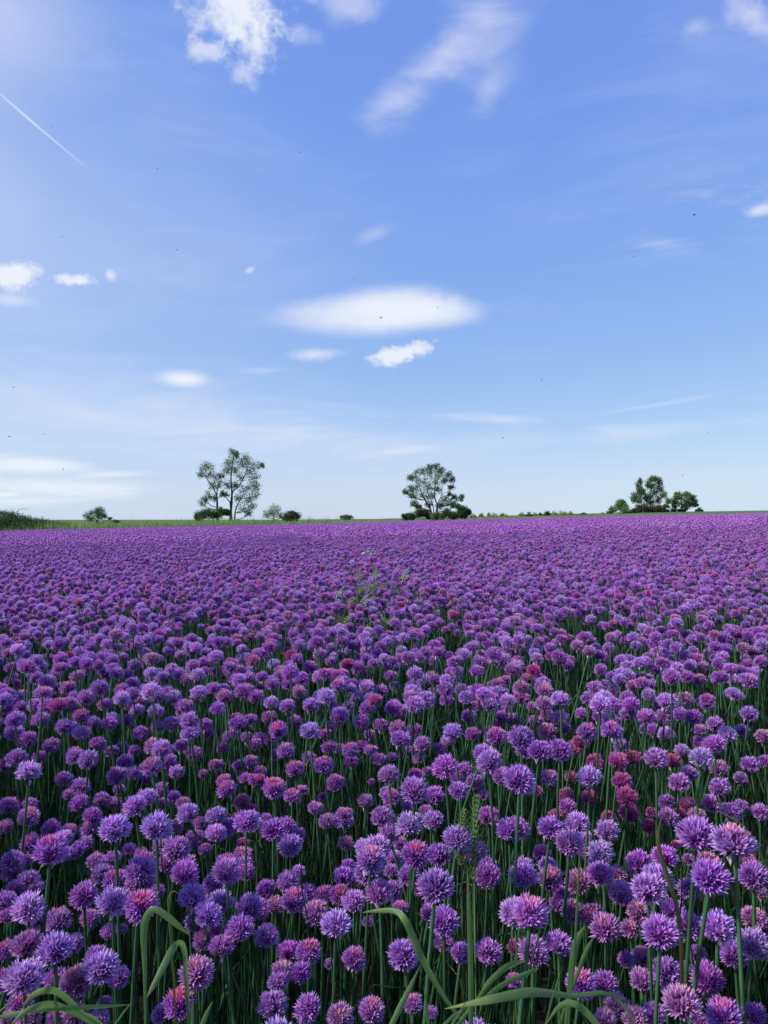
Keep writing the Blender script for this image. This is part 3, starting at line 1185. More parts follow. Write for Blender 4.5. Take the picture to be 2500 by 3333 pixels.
def leaf_tuft(r, n, seg, sides, spread, dry=0.02):
    g = Geo()
    for i in range(n):
        b = np.array((r.normal(0, spread), r.normal(0, spread), -0.01))
        h = r.uniform(0.22, 0.45)
        a = r.random() * 6.28
        ln = abs(r.normal(0, 0.035)) + 0.005
        top = b + np.array((math.cos(a) * ln * 1.6, math.sin(a) * ln * 1.6, h))
        mid = b + np.array((math.cos(a) * ln * 0.3, math.sin(a) * ln * 0.3, h * 0.6))
        if r.random() < 0.10:      # bent over
            top[2] = h * r.uniform(0.55, 0.8)
            top[:2] += np.array((math.cos(a), math.sin(a))) * 0.08
            mid[2] = h * 1.15
        p = bez(b, mid, top, seg)
        V, F = tube(p, np.linspace(0.0028, 0.0007, seg) * r.uniform(0.75, 1.3), sides, False)
        g.add(V, F, 1 if r.random() < dry else 0, rnd=r.random())
    return obj('leaf_tuft_source', g.mesh('leaf_tuft', [M_LEAF, M_STRAW], True), link=False)


def field_leaves():
    r = np.random.default_rng(34)
    src = [leaf_tuft(r, 15, 5, 4, 0.05) for _ in range(6)]
    x, y = scatter(FIELD_Y0 - 0.05, 5.2, 62, 1.6, r)
    n = len(x)
    P = np.stack([x, y, ground_h(x, y)], -1)
    RT = np.stack([r.normal(0, 0.05, n), r.normal(0, 0.05, n), r.random(n) * 6.28], -1)
    S = r.uniform(0.8, 1.12, n)
    I = r.integers(0, 6, n)
    src2 = [leaf_tuft(r, 20, 4, 3, 0.07, 0.02) for _ in range(3)]
    x2, y2 = scatter(5.2, 16.0, 34, 2.5, r)
    m = len(x2)
    P = np.concatenate([P, np.stack([x2, y2, ground_h(x2, y2)], -1)])
    RT = np.concatenate([RT, np.stack([np.zeros(m), np.zeros(m), r.random(m) * 6.28], -1)])
    S = np.concatenate([S, r.uniform(0.85, 1.1, m)])
    I = np.concatenate([I, r.integers(6, 9, m)])
    o = gn_instances('chive_leaves', P, RT, S, I, src + src2)
    tag(o, 'dark green tubular chive leaves under the flowers', 'leaves', kind='stuff')
    return n + m


counts = (field_near(), field_mid(), field_far(), field_leaves())
print('field counts', counts)

#@@REST@@
# ------------------------------------------------------------------ grass margin behind the field


def strip_height(x):
    """height of the rough grass above the ground: tall on the left, short on the right"""
    return 0.36 + 0.74 * (1 - sstep(-14, 14, np.asarray(x)))


def grass_margin():
    r = np.random.default_rng(41)
    n = 30000
    x = r.uniform(-46, 46, n)
    y = 57.0 + r.random(n) ** 1.3 * 7.0 + np.where(x > 5, r.random(n) * 6, 0)
    gh = ground_h(x, y)
    cl = vnoise(x, y, 1.1, 21) * 0.6 + vnoise(x, y, 4.0, 22) * 0.4
    h = strip_height(x) * (0.5 + 0.5 * r.random(n)) * (0.55 + 0.9 * cl)
    a = r.random(n) * math.pi
    w = r.uniform(0.012, 0.035, n)
    lean = r.normal(0, 0.16, (n, 2)) * h[:, None]
    # some flowering stalks stand above the rest
    stalk = r.random(n) < 0.05
    h = np.where(stalk, h * 1.35, h)
    w = np.where(stalk, 0.010, w)
    dx = np.stack([np.cos(a) * w, np.sin(a) * w, np.zeros(n)], -1)
    b = np.stack([x, y, gh - 0.02], -1)
    m = b + np.stack([lean[:, 0] * 0.35, lean[:, 1] * 0.35, h * 0.6], -1)
    t = b + np.stack([lean[:, 0], lean[:, 1], h], -1)
    V = np.stack([b - dx, b + dx, m + dx * 0.8, m - dx * 0.8, t], 1).reshape(-1, 3)
    k = np.arange(n) * 5
    F = np.concatenate([np.stack([k, k + 1, k + 2], -1), np.stack([k, k + 2, k + 3], -1), np.stack([k + 3, k + 2, k + 4], -1)])
    me = mesh_data('margin_grass', V, F, [M_GRASS_FAR], None,
                   {'rnd': np.repeat(r.random(n), 5), 'clump': np.repeat(cl, 5)})
    tag(obj('margin_grass', me), 'tall rough grass along the far edge of the flower field', 'grass', kind='stuff')


grass_margin()

# ------------------------------------------------------------------ trees and bushes


def leaf_cloud(centres, sig, per, size, r, flat=1.0):
    """leaf faces scattered round cluster centres -> V, F, rnd, clump"""
    C = np.repeat(np.asarray(centres), per, axis=0)
    S = np.repeat(np.asarray(sig), per)
    n = len(C)
    P = C + r.normal(0, 1, (n, 3)) * S[:, None] * np.array((1, 1, flat))
    u = r.normal(0, 1, (n, 3))
    u /= np.linalg.norm(u, axis=1, keepdims=True)
    q = r.normal(0, 1, (n, 3))
    v = np.cross(u, q)
    v /= np.linalg.norm(v, axis=1, keepdims=True)
    s = size * r.uniform(0.6, 1.3, n)[:, None]
    V = np.stack([P - u * s, P + v * s * 0.55, P + u * s, P - v * s * 0.55], 1).reshape(-1, 3)
    k = np.arange(n) * 4
    F = np.concatenate([np.stack([k, k + 1, k + 2], -1), np.stack([k, k + 2, k + 3], -1)])
    rn = np.repeat(r.random(n), 4)
    cl = np.repeat(np.repeat(r.random(len(centres)), per), 4)
    return V, F, rn, cl


def tree(name, label, cat, crop, depth, lobes, trunks, leaf_mat, bark, seed, leaf=0.16, per=26, clusters=16,
         sig=0.28, trunk_r=0.20, group=None, parts=('crown', 'trunk'), thick=0.8):
    """crop = (ox, oy, scale) of the view the pixels were read in; lobes (x, y, rx, ry); trunks = list of pixel polylines from the base up"""
    ox, oy, k = crop
    r = np.random.default_rng(seed)

    def W(px, py, d=0.0):
        p = at(ox + px / k, oy + py / k, depth)
        return p + np.array((0, d, 0))
    ppm = depth / F_SRC / k
    if trunks:
        bx = W(*trunks[0][0])[0]
    else:
        bx = W(lobes[0][0], lobes[0][1])[0]
    gz = float(ground_h(bx, depth))
    root = empty(name, (bx, depth, gz))
    o0 = np.array((bx, depth, gz))
    tg = Geo()
    nodes = []
    for ti, pl in enumerate(trunks):
        pts = []
        for i, (px, py) in enumerate(pl):
            d = 0.0 if i == 0 else r.normal(0, 0.15)
            pts.append(W(px, py, d))
        g0 = pts[0].copy()
        g0[2] = float(ground_h(g0[0], depth)) - 0.15
        if pts[0][2] > g0[2] + 0.3:
            pts = [g0] + pts
        else:
            pts[0] = g0
        path = spline(pts, 14)
        rr = trunk_r * (1.0 if ti == 0 else 0.7)
        V, F = tube(path, np.linspace(rr, rr * 0.28, len(path)) * np.concatenate([[1.35, 1.12], np.ones(len(path) - 2)]), 7)
        tg.add(V - o0, F, 0, rnd=0.5)
        nodes += [(p, rr * (1 - 0.72 * i / len(path))) for i, p in enumerate(path) if i >= 2]
    cents, sigs = [], []
    for li, (px, py, rx, ry) in enumerate(lobes):
        rxm, rym = rx * ppm, ry * ppm
        rm = (rxm + rym) / 2
        spread = max(l[2] for l in lobes) * ppm
        dd = r.normal(0, spread * thick)
        c = W(px, py, dd)
        pts = []
        for q in range(int(clusters * 1.45)):
            v = r.normal(0, 1, 3)
            v /= np.linalg.norm(v)
            v *= r.random() ** 0.45
            pts.append(c + v * np.array((rxm, rm, rym)) * 1.08)
        if nodes:
            best = min(nodes, key=lambda nd: np.linalg.norm((nd[0] - c) * np.array((1, 0.6, 1))) + 2.5 * max(0, nd[0][2] - c[2] + 0.35 * np.hypot(*(nd[0] - c)[:2])))
            s0, r0 = best
            low = c - np.array((0, 0, rym * 0.4))
            mid = (s0 + low) / 2 + np.array((0, 0, -0.12 * np.linalg.norm(low - s0))) + r.normal(0, 0.05, 3) * np.linalg.norm(low - s0)
            path = bez(s0, mid, low, 7)
            rb = max(0.018, min(r0 * 0.6, 0.05 * np.linalg.norm(low - s0) + 0.012))
            V, F = tube(path, np.linspace(rb, rb * 0.4, 7), 5)
            tg.add(V - o0, F, 0, rnd=0.5)
            for q in pts[::2]:
                st = path[r.integers(4, 7)]
                mid = (st + q) / 2 + r.normal(0, 0.08, 3) * np.linalg.norm(q - st)
                V, F = tube(bez(st, mid, q, 4), np.linspace(rb * 0.4, 0.008, 4), 3, False)
                tg.add(V - o0, F, 0, rnd=0.5)
        cents += pts
        sigs += [sig * rm] * len(pts)
    cents = np.array(cents)
    V, F, rn, cl = leaf_cloud(cents, np.array(sigs), int(per * 1.25), leaf * 0.9, r)
    V = V - o0
    below = V[:, 2].reshape(-1, 4).min(1) > -0.3
    F = F[np.concatenate([below, below])]
    obj(parts[0], mesh_data(parts[0], V, F, [leaf_mat], None, {'rnd': rn, 'clump': cl}), root)
    if tg.n:
        obj(parts[1], tg.mesh(parts[1], [bark]), root)
    tag(root, label, cat, group)
    return root


C8 = (600, 1420, 5.53)
tree('poplar_tree', 'slender poplar with a thin airy crown beside the taller poplar', 'tree', C8, 118,
     [(330, 560, 95, 75), (470, 540, 110, 70), (300, 680, 70, 80), (420, 690, 90, 80), (560, 740, 90, 80), (490, 890, 80, 70), (450, 1040, 80, 80),
      (290, 1190, 85, 80), (640, 850, 70, 90), (540, 1120, 70, 60), (640, 700, 60, 60), (360, 1140, 50, 50), (650, 1020, 50, 60)],
     [[(600, 1490), (600, 1250), (585, 1060), (500, 900), (390, 740), (330, 600)], [(585, 1080), (605, 900), (640, 780), (560, 640)]],
     M_POPLAR, M_BARK, 101, leaf=0.10, per=15, clusters=15, trunk_r=0.16)
tree('poplar_tree', 'tall broad poplar with many gaps in its crown above the field margin', 'tree', C8, 120,
     [(890, 290, 75, 75), (960, 330, 50, 60), (1070, 370, 80, 85), (760, 470, 95, 100), (900, 440, 100, 90), (1030, 480, 90, 80), (1150, 480, 95, 90), (1310, 540, 90, 95),
      (1390, 520, 35, 60), (1140, 640, 110, 90), (1010, 720, 90, 90), (1270, 720, 100, 90), (760, 620, 80, 70), (1160, 860, 120, 90), (1290, 900, 80, 80),
      (1270, 1040, 95, 100), (1060, 960, 100, 90), (1150, 1110, 110, 100), (990, 1120, 85, 90), (1230, 1250, 80, 80), (1080, 1290, 110, 90),
      (790, 880, 85, 90), (930, 880, 70, 70), (740, 1040, 50, 55), (1150, 1380, 80, 60), (900, 600, 80, 70)],
     [[(825, 1490), (850, 1200), (845, 950), (835, 780), (860, 560), (900, 280)], [(850, 1070), (960, 920), (1060, 760), (1140, 560)],
      [(905, 1490), (935, 1300), (990, 1160), (1080, 1050)], [(830, 1240), (790, 1150), (750, 1080)]],
     M_POPLAR, M_BARK, 102, leaf=0.10, per=15, clusters=16, trunk_r=0.22)
tree('bush', 'dark rounded bush under the two poplars', 'bush', C8, 116,
     [(330, 1430, 110, 65), (450, 1390, 120, 80), (560, 1420, 90, 70), (690, 1360, 70, 60), (780, 1370, 55, 45), (260, 1460, 60, 50)],
     [[(450, 1500), (450, 1440)]], M_BUSH, M_BARK, 103, leaf=0.10, per=40, clusters=26, trunk_r=0.06, parts=('foliage', 'stem'))
C3 = (0, 1400, 1.3272)
tree('small_tree', 'small loose grey green tree beside the dome shaped bush', 'tree', C3, 150,
     [(1150, 368, 22, 20), (1178, 340, 22, 20), (1205, 348, 18, 22), (1195, 368, 28, 18), (1165, 360, 20, 16), (1215, 372, 12, 12)],
     [[(1182, 390), (1182, 370), (1180, 345)]], M_POPLAR, M_BARK, 104, leaf=0.12, per=14, clusters=13, trunk_r=0.12)
tree('bush', 'smooth dome shaped dark bush right of the small tree', 'bush', C3, 152,
     [(1258, 372, 32, 19), (1246, 378, 20, 14), (1272, 378, 20, 14), (1258, 364, 18, 10)], [[(1258, 392), (1258, 380)]], M_BUSH_BROWN, M_BARK, 105, leaf=0.12, per=60, clusters=24,
     trunk_r=0.08, parts=('foliage', 'stem'), thick=0.3)
tree('bush', 'low spreading bush alone between the poplars and the ash', 'bush', C3, 150,
     [(1478, 378, 13, 6), (1495, 373, 16, 9), (1512, 378, 13, 7), (1495, 380, 28, 5)], [[(1495, 388), (1495, 380)]], M_BUSH, M_BARK, 106, leaf=0.10, per=20, clusters=14,
     trunk_r=0.05, parts=('foliage', 'stem'), thick=0.3)
tree('bush', 'tiny dark hump of a bush right of the hawthorn', 'bush', C3, 110,
     [(495, 394, 12, 5), (508, 394, 10, 4)], [[(500, 400), (500, 396)]], M_BUSH_BROWN, M_BARK, 107, leaf=0.07, per=34, clusters=16,
     trunk_r=0.05, parts=('foliage', 'stem'), thick=0.3)
C0 = (0, 1600, 4.1475)
tree('hawthorn_tree', 'windswept hawthorn standing in the tall grass by the bramble bank', 'tree', C0, 80,
     [(1350, 235, 60, 38), (1290, 262, 60, 36), (1230, 290, 70, 36), (1380, 290, 75, 40), (1190, 330, 55, 28), (1290, 330, 70, 36), (1370, 350, 70, 34),
      (1230, 370, 60, 28), (1430, 330, 40, 26), (1470, 365, 30, 14), (1340, 290, 60, 40)],
     [[(1310, 430), (1305, 390), (1320, 340), (1340, 270)], [(1305, 400), (1260, 350), (1220, 310)], [(1312, 400), (1370, 350), (1400, 310)]],
     M_THORN, M_BARK, 108, leaf=0.045, per=18, clusters=18, trunk_r=0.09)
CA = (1280, 1480, 5.925)
tree('ash_tree', 'wide many stemmed ash with an open lacy crown', 'tree', CA, 130,
     [(580, 310, 100, 75), (720, 230, 70, 55), (830, 220, 80, 55), (940, 280, 80, 60), (420, 390, 100, 85), (320, 460, 70, 60), (700, 370, 110, 90), (880, 380, 90, 80),
      (1080, 400, 90, 80), (1140, 480, 60, 60), (540, 490, 120, 95), (820, 520, 110, 90), (1000, 500, 80, 60), (330, 660, 95, 80), (240, 720, 60, 50), (470, 640, 110, 90),
      (680, 620, 110, 90), (860, 660, 90, 80), (1120, 630, 70, 50), (370, 800, 80, 60), (390, 940, 70, 60), (460, 1000, 70, 50), (590, 780, 110, 90), (740, 800, 100, 90),
      (1000, 860, 90, 70), (1200, 810, 80, 50), (1310, 830, 50, 60), (1080, 940, 100, 60), (1170, 980, 90, 60), (900, 980, 80, 70), (690, 950, 80, 60), (1080, 760, 50, 50)],
     [[(750, 1240), (720, 1060), (630, 900), (570, 790), (500, 620), (420, 440)], [(820, 1240), (835, 1050), (860, 930), (935, 780), (940, 620), (1010, 430)],
      [(850, 1000), (800, 800), (810, 560), (830, 320)], [(780, 1240), (770, 1000), (680, 760), (620, 560)]],
     M_ASH, M_BARK, 109, leaf=0.11, per=16, clusters=16, trunk_r=0.19)
tree('bush', 'small dark separate bush left of the ash', 'bush', CA, 128,
     [(240, 1195, 70, 45), (330, 1190, 75, 52), (290, 1180, 50, 45), (370, 1215, 40, 30)], [[(290, 1250), (290, 1210)]], M_BUSH, M_BARK, 110, leaf=0.10, per=50, clusters=20,
     trunk_r=0.05, parts=('foliage', 'stem'), thick=0.5)
tree('bush', 'mid green bush at the left foot of the ash', 'bush', CA, 128,
     [(490, 1140, 75, 80), (560, 1110, 80, 70), (640, 1150, 80, 70), (700, 1200, 60, 40)], [[(560, 1250), (560, 1160)]], M_BUSH_BROWN, M_BARK, 111, leaf=0.10, per=46, clusters=22,
     trunk_r=0.06, parts=('foliage', 'stem'), thick=0.5)
tree('bush', 'brownish rounded bush at the right foot of the ash', 'bush', CA, 126,
     [(1040, 1130, 80, 65), (980, 1170, 60, 50), (1110, 1160, 80, 60), (1180, 1180, 80, 50)], [[(1050, 1250), (1050, 1160)]], M_BUSH_BROWN, M_BARK, 112, leaf=0.10, per=46, clusters=22,
     trunk_r=0.06, parts=('foliage', 'stem'), thick=0.5)
tree('bush', 'very dark leaning bush on the outer right side of the ash', 'bush', CA, 127,
     [(1300, 1060, 75, 65), (1370, 1080, 80, 65), (1290, 1150, 70, 60), (1380, 1170, 60, 50), (1450, 1110, 50, 45), (1250, 1000, 40, 40)], [[(1330, 1250), (1330, 1120)]], M_BUSH, M_BARK, 113,
     leaf=0.10, per=46, clusters=24, trunk_r=0.07, parts=('foliage', 'stem'), thick=0.5)
tree('bush', 'low bright green scrub between the stems of the ash', 'bush', CA, 125,
     [(780, 1190, 70, 50), (860, 1170, 70, 50), (930, 1200, 50, 40)], [[(830, 1250), (830, 1200)]], M_OAK, M_BARK, 114, leaf=0.10, per=40, clusters=22, trunk_r=0.05,
     parts=('foliage', 'stem'), thick=0.5)
# far row of pale bushes
C4 = (1500, 1620, 3.318)
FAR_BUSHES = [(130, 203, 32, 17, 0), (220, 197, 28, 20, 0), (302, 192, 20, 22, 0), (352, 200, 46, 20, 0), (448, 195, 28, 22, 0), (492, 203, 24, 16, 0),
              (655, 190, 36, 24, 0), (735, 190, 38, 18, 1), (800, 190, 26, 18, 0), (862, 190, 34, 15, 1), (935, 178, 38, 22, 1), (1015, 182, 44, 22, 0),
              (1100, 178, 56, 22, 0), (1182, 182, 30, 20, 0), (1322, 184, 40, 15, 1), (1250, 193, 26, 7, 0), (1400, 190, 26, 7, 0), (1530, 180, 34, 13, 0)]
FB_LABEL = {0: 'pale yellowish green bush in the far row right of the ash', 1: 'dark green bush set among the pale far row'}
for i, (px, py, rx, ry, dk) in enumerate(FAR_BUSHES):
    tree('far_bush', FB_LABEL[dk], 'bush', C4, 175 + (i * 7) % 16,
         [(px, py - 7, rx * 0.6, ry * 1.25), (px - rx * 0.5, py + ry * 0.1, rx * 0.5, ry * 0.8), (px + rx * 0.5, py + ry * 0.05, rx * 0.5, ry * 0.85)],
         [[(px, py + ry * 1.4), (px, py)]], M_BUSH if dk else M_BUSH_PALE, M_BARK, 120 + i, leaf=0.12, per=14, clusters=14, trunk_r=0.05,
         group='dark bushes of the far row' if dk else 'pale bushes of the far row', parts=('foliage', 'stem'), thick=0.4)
# group on the right with the shed
CR = (1940, 1520, 4.1475)
tree('small_tree', 'compact round tree left of the pair of tall poplars', 'tree', CR, 190,
     [(350, 475, 50, 34), (290, 530, 60, 45), (385, 540, 50, 50), (235, 580, 50, 40), (330, 590, 85, 40), (410, 600, 30, 30), (340, 530, 50, 50), (195, 615, 30, 22)],
     [[(320, 650), (325, 600), (335, 520)]], M_OAK, M_BARK, 150, leaf=0.15, per=30, clusters=18, trunk_r=0.16)
tree('bush', 'small dark bush between the round tree and the poplar hedge', 'bush', CR, 192,
     [(490, 600, 34, 28), (530, 595, 34, 32), (465, 615, 22, 18)], [[(500, 640), (500, 610)]], M_BUSH, M_BARK, 151, leaf=0.13, per=30, clusters=18, trunk_r=0.06,
     parts=('foliage', 'stem'), thick=0.4)
tree('poplar_tree', 'narrow pointed poplar left of the bulkier one near the shed', 'tree', CR, 200,
     [(602, 190, 28, 42), (585, 250, 38, 50), (565, 320, 45, 50), (540, 390, 50, 50), (600, 400, 55, 55), (520, 440, 36, 36), (600, 320, 40, 45), (560, 460, 50, 30)],
     [[(620, 620), (610, 480), (600, 330), (602, 180)]], M_POPLAR, M_BARK, 152, leaf=0.15, per=22, clusters=16, trunk_r=0.15)
tree('poplar_tree', 'bulky dense poplar standing over the hedge near the shed', 'tree', CR, 202,
     [(735, 165, 48, 40), (800, 170, 50, 42), (850, 220, 42, 60), (700, 230, 45, 55), (770, 260, 70, 55), (880, 300, 48, 55), (670, 320, 45, 55), (800, 350, 70, 60),
      (895, 390, 48, 55), (740, 400, 70, 60), (650, 420, 45, 50), (850, 450, 65, 45), (920, 460, 35, 40), (720, 480, 60, 30)],
     [[(740, 620), (740, 460), (745, 300), (750, 160)], [(742, 420), (820, 330), (850, 220)]], M_POPLAR, M_BARK, 153, leaf=0.15, per=22, clusters=18, trunk_r=0.22)
tree('hedge', 'clipped olive green hedge under the two tall poplars near the shed', 'hedge', CR, 198,
     [(560, 560, 45, 50), (620, 555, 55, 55), (690, 560, 55, 55), (760, 575, 50, 45), (830, 565, 60, 52), (890, 580, 40, 42), (570, 600, 50, 30), (700, 600, 60, 30), (840, 600, 60, 28)],
     [[(700, 640), (700, 590)]], M_BUSH_BROWN, M_BARK, 154, leaf=0.13, per=40, clusters=24, trunk_r=0.07, parts=('foliage', 'stem'), thick=0.4)
tree('oak_tree', 'broad spreading oak with a domed crown over the dark shed', 'tree', CR, 206,
     [(1130, 365, 50, 30), (1215, 372, 65, 32), (1070, 405, 55, 36), (1280, 410, 60, 40), (1175, 430, 80, 42), (1335, 465, 45, 40), (1030, 470, 45, 40), (1110, 500, 70, 40),
      (1375, 515, 32, 22), (1255, 490, 65, 38), (1195, 530, 55, 35), (985, 525, 35, 22), (1310, 510, 40, 24), (1050, 535, 40, 24), (1255, 570, 24, 20)],
     [[(1165, 610), (1160, 560), (1150, 500), (1140, 400)], [(1160, 560), (1220, 500), (1280, 430)], [(1160, 565), (1090, 510), (1050, 450)]],
     M_OAK, M_BARK, 155, leaf=0.15, per=24, clusters=18, trunk_r=0.28)
tree('bush', 'small dark bush alone right of the oak', 'bush', CR, 204,
     [(1395, 582, 34, 24), (1420, 592, 24, 16), (1370, 595, 20, 16)], [[(1395, 620), (1395, 590)]], M_BUSH, M_BARK, 156, leaf=0.12, per=26, clusters=18, trunk_r=0.05,
     parts=('foliage', 'stem'), thick=0.4)

# ------------------------------------------------------------------ dark shed and pole under the oak
M_SHED = plain('dark_boards', (0.018, 0.019, 0.030), 0.7, 0.3, 3)
M_ROOF = plain('dark_sheet_roof', (0.022, 0.023, 0.034), 0.5, 0.25, 2)
M_CREAM = plain('cream_paint', (0.55, 0.55, 0.45), 0.7, 0.1, 3)
M_POLE = plain('weathered_pole', (0.32, 0.31, 0.29), 0.7, 0.15, 5)
M_GLASS = plain('dark_glass', (0.03, 0.04, 0.05), 0.15, 0.1, 3, 0.5)


def box(g, x0, x1, y0, y1, z0, z1, mat=0):
    V = [(x, y, z) for z in (z0, z1) for y in (y0, y1) for x in (x0, x1)]
    F = [(0, 2, 3, 1), (4, 5, 7, 6), (0, 1, 5, 4), (2, 6, 7, 3), (0, 4, 6, 2), (1, 3, 7, 5)]
    g.add(np.array(V, float), np.array(F), mat)


def shed():
    d = 200.0
    x0, x1 = at(1940 + 915 / 4.1475, 0, d)[0], at(1940 + 1222 / 4.1475, 0, d)[0]
    zt = at(0, 1520 + 570 / 4.1475, d)[2]
    xc = (x0 + x1) / 2
    gz = float(ground_h(xc, d))
    root = empty('shed', (xc, d, gz))
    tag(root, 'long low dark shed with a cream panel in its wall under the oak', 'shed')
    w = (x1 - x0) / 2
    ht = zt - gz
    xa = at(1940 + 985 / 4.1475, 0, d)[0] - xc
    xb = at(1940 + 1020 / 4.1475, 0, d)[0] - xc
    # wall boards, in two runs either side of the panel
    wall = Geo()
    box(wall, -w + 0.12, xa - 0.02, 0.0, 3.2, -0.3, ht * 0.72)
    box(wall, xb + 0.02, w - 0.12, 0.0, 3.2, -0.3, ht * 0.78)
    box(wall, xa - 0.02, xb + 0.02, 0.25, 3.2, -0.3, ht * 0.75)
    wl = obj('wall', wall.mesh('wall', [M_SHED]), root)
    bw = 0.22
    bm = Geo()
    box(bm, -bw / 2 + 0.012, bw / 2 - 0.012, -0.025, -0.002, -0.2, ht * 0.74)
    bme = bm.mesh('board', [M_SHED])
    x = -w + 0.24
    while x < w - 0.2:
        if not (xa - 0.15 < x < xb + 0.15):
            b = obj('board', bme, wl)
            b.location = (x, 0, 0)
        x += bw
    roof = Geo()
    for (a, b, z) in ((-w - 0.1, xa - 0.04, ht * 0.74), (xb + 0.04, w + 0.1, ht * 0.80)):
        V = [(a, -0.3, z), (b, -0.3, z), (b, 1.6, z + 0.30), (a, 1.6, z + 0.30), (a, 3.5, z), (b, 3.5, z),
             (a, -0.3, z - 0.07), (b, -0.3, z - 0.07), (b, 3.5, z - 0.07), (a, 3.5, z - 0.07)]
        roof.add(np.array(V), np.array([(0, 1, 2, 3), (3, 2, 5, 4), (0, 6, 7, 1), (4, 5, 8, 9), (6, 9, 8, 7)]))
        roof.add(np.array(V), np.array([(0, 3, 4), (1, 5, 2), (0, 4, 9), (0, 9, 6), (1, 8, 5), (1, 7, 8)]))
    obj('roof', roof.mesh('roof', [M_ROOF]), root)
    dr = Geo()
    box(dr, xa + 0.02, xb - 0.02, 0.05, 0.22, -0.2, ht * 1.02)
    dp = obj('door', dr.mesh('door', [M_CREAM]), root)
    hb = Geo()
    box(hb, xb - 0.14, xb - 0.10, 0.02, 0.048, ht * 0.42, ht * 0.52)
    obj('handle', hb.mesh('handle', [M_POLE]), dp)


shed()


def pole():
    d = 195.0
    p = at(1940 + 1095 / 4.1475, 1520 + 505 / 4.1475, d)
    gz = float(ground_h(p[0], d))
    root = empty('pole', (p[0], d, gz))
    tag(root, 'thin pale post with a short crossarm in front of the shed', 'pole')
    h = p[2] - gz
    V, F = tube([(0, 0, -0.3), (0, 0, h * 0.5), (0, 0, h)], [0.075, 0.07, 0.06], 8)
    obj('post', mesh_data('post', V, F, [M_POLE], smooth=True), root)
    g = Geo()
    box(g, -0.42, 0.34, -0.10, -0.055, h - 0.10, h - 0.03)
    obj('crossarm', g.mesh('crossarm', [M_POLE]), root)


pole()

# ------------------------------------------------------------------ bramble bank on the left, dead branch


def bramble():
    d = 58.0
    r = np.random.default_rng(61)
    ox, oy, k = 0, 1650, 5.53
    top = [(-500, 40), (-200, 80), (0, 120), (120, 125), (250, 175), (420, 215), (600, 245), (760, 275), (900, 300), (1020, 325), (1120, 345)]
    tx = np.array([t[0] for t in top], float)
    ty = np.array([t[1] for t in top], float)
    root = empty('bramble_bank', at(ox + 300 / k, oy + 400 / k, d) * np.array((1, 1, 0)) + np.array((0, 0, float(ground_h(-28, d)))))
    o0 = np.array(root.location)
    cents, sig, cz = [], [], []
    for i in range(2600):
        u = r.uniform(-500, 1120)
        yt = np.interp(u, tx, ty) + r.normal(0, 5)
        q = r.random() ** 0.6
        p = at(ox + u / k, oy + yt / k, d)
        gz = float(ground_h(p[0], d)) - 0.05
        z = gz + (p[2] - gz) * q
        p = np.array((p[0], d + 2.2 * (q - 0.4) * 1.2 + r.normal(0, 0.4), z))
        cents.append(p)
        sig.append(0.10)
    V, F, rn, cl = leaf_cloud(np.array(cents), np.array(sig), 9, 0.055, r)
    # big light and dark patches follow the clumping of the plants
    cn = vnoise(V[:, 0] + 3, V[:, 2] * 2, 0.5, 5)
    cl = np.clip(0.35 * cl + 0.65 * cn, 0, 1)
    obj('foliage', mesh_data('foliage', V - o0, F, [M_BRAMBLE], None, {'rnd': rn, 'clump': cl}), root)
    g = Geo()
    for i in range(90):
        u = r.uniform(-480, 900)
        p = at(ox + u / k, oy + np.interp(u, tx, ty) / k, d)
        b = np.array((p[0], d + r.normal(0, 0.4), float(ground_h(p[0], d)) - 0.05))
        t = np.array((p[0] + r.normal(0, 0.4), d + r.normal(0, 0.5), p[2] + r.uniform(-0.1, 0.22)))
        V, F = tube(bez(b, (b + t) / 2 + np.array((0, 0, 0.4)), t, 6), np.linspace(0.012, 0.005, 6), 4)
        g.add(V - o0, F, 0, rnd=0.3)
    obj('canes', g.mesh('canes', [M_BARK]), root)
    tag(root, 'dark green bramble bank sloping down to the grass margin', 'bramble')
    # bare branch that reaches out of the bank
    br = empty('dead_branch', at(20, 1650 + 150 / k, d))
    o1 = np.array(br.location)
    g = Geo()
    def poly(pts, r0, r1, dd=0.0):
        P = [at(ox + a / k, oy + b / k, d) + np.array((0, dd * i, 0)) - o1 for i, (a, b) in enumerate(pts)]
        pth = spline(P, 4 * len(P))
        V, F = tube(pth, np.linspace(r0, r1, len(pth)), 5)
        return V, F
    V, F = poly([(60, 200), (150, 125), (220, 102), (285, 95), (305, 70), (345, 40), (400, 36), (450, 34), (468, 8)], 0.030, 0.010, 0.03)
    obj('limb', mesh_data('limb', V, F, [M_BARK_PALE], smooth=True), br)
    for tw in ([(222, 102), (226, 70), (222, 40), (250, 34), (290, 30)], [(300, 74), (330, 84), (352, 98)], [(245, 99), (262, 84), (266, 60)], [(400, 36), (412, 28), (416, 12)]):
        V, F = poly(tw, 0.014, 0.006, -0.04)
        obj('twig', mesh_data('twig', V, F, [M_BARK_PALE], smooth=True), br)
    tag(br, 'bare pale branch sticking out above the bramble bank', 'branch')


bramble()

# ------------------------------------------------------------------ single grass plants in the foreground


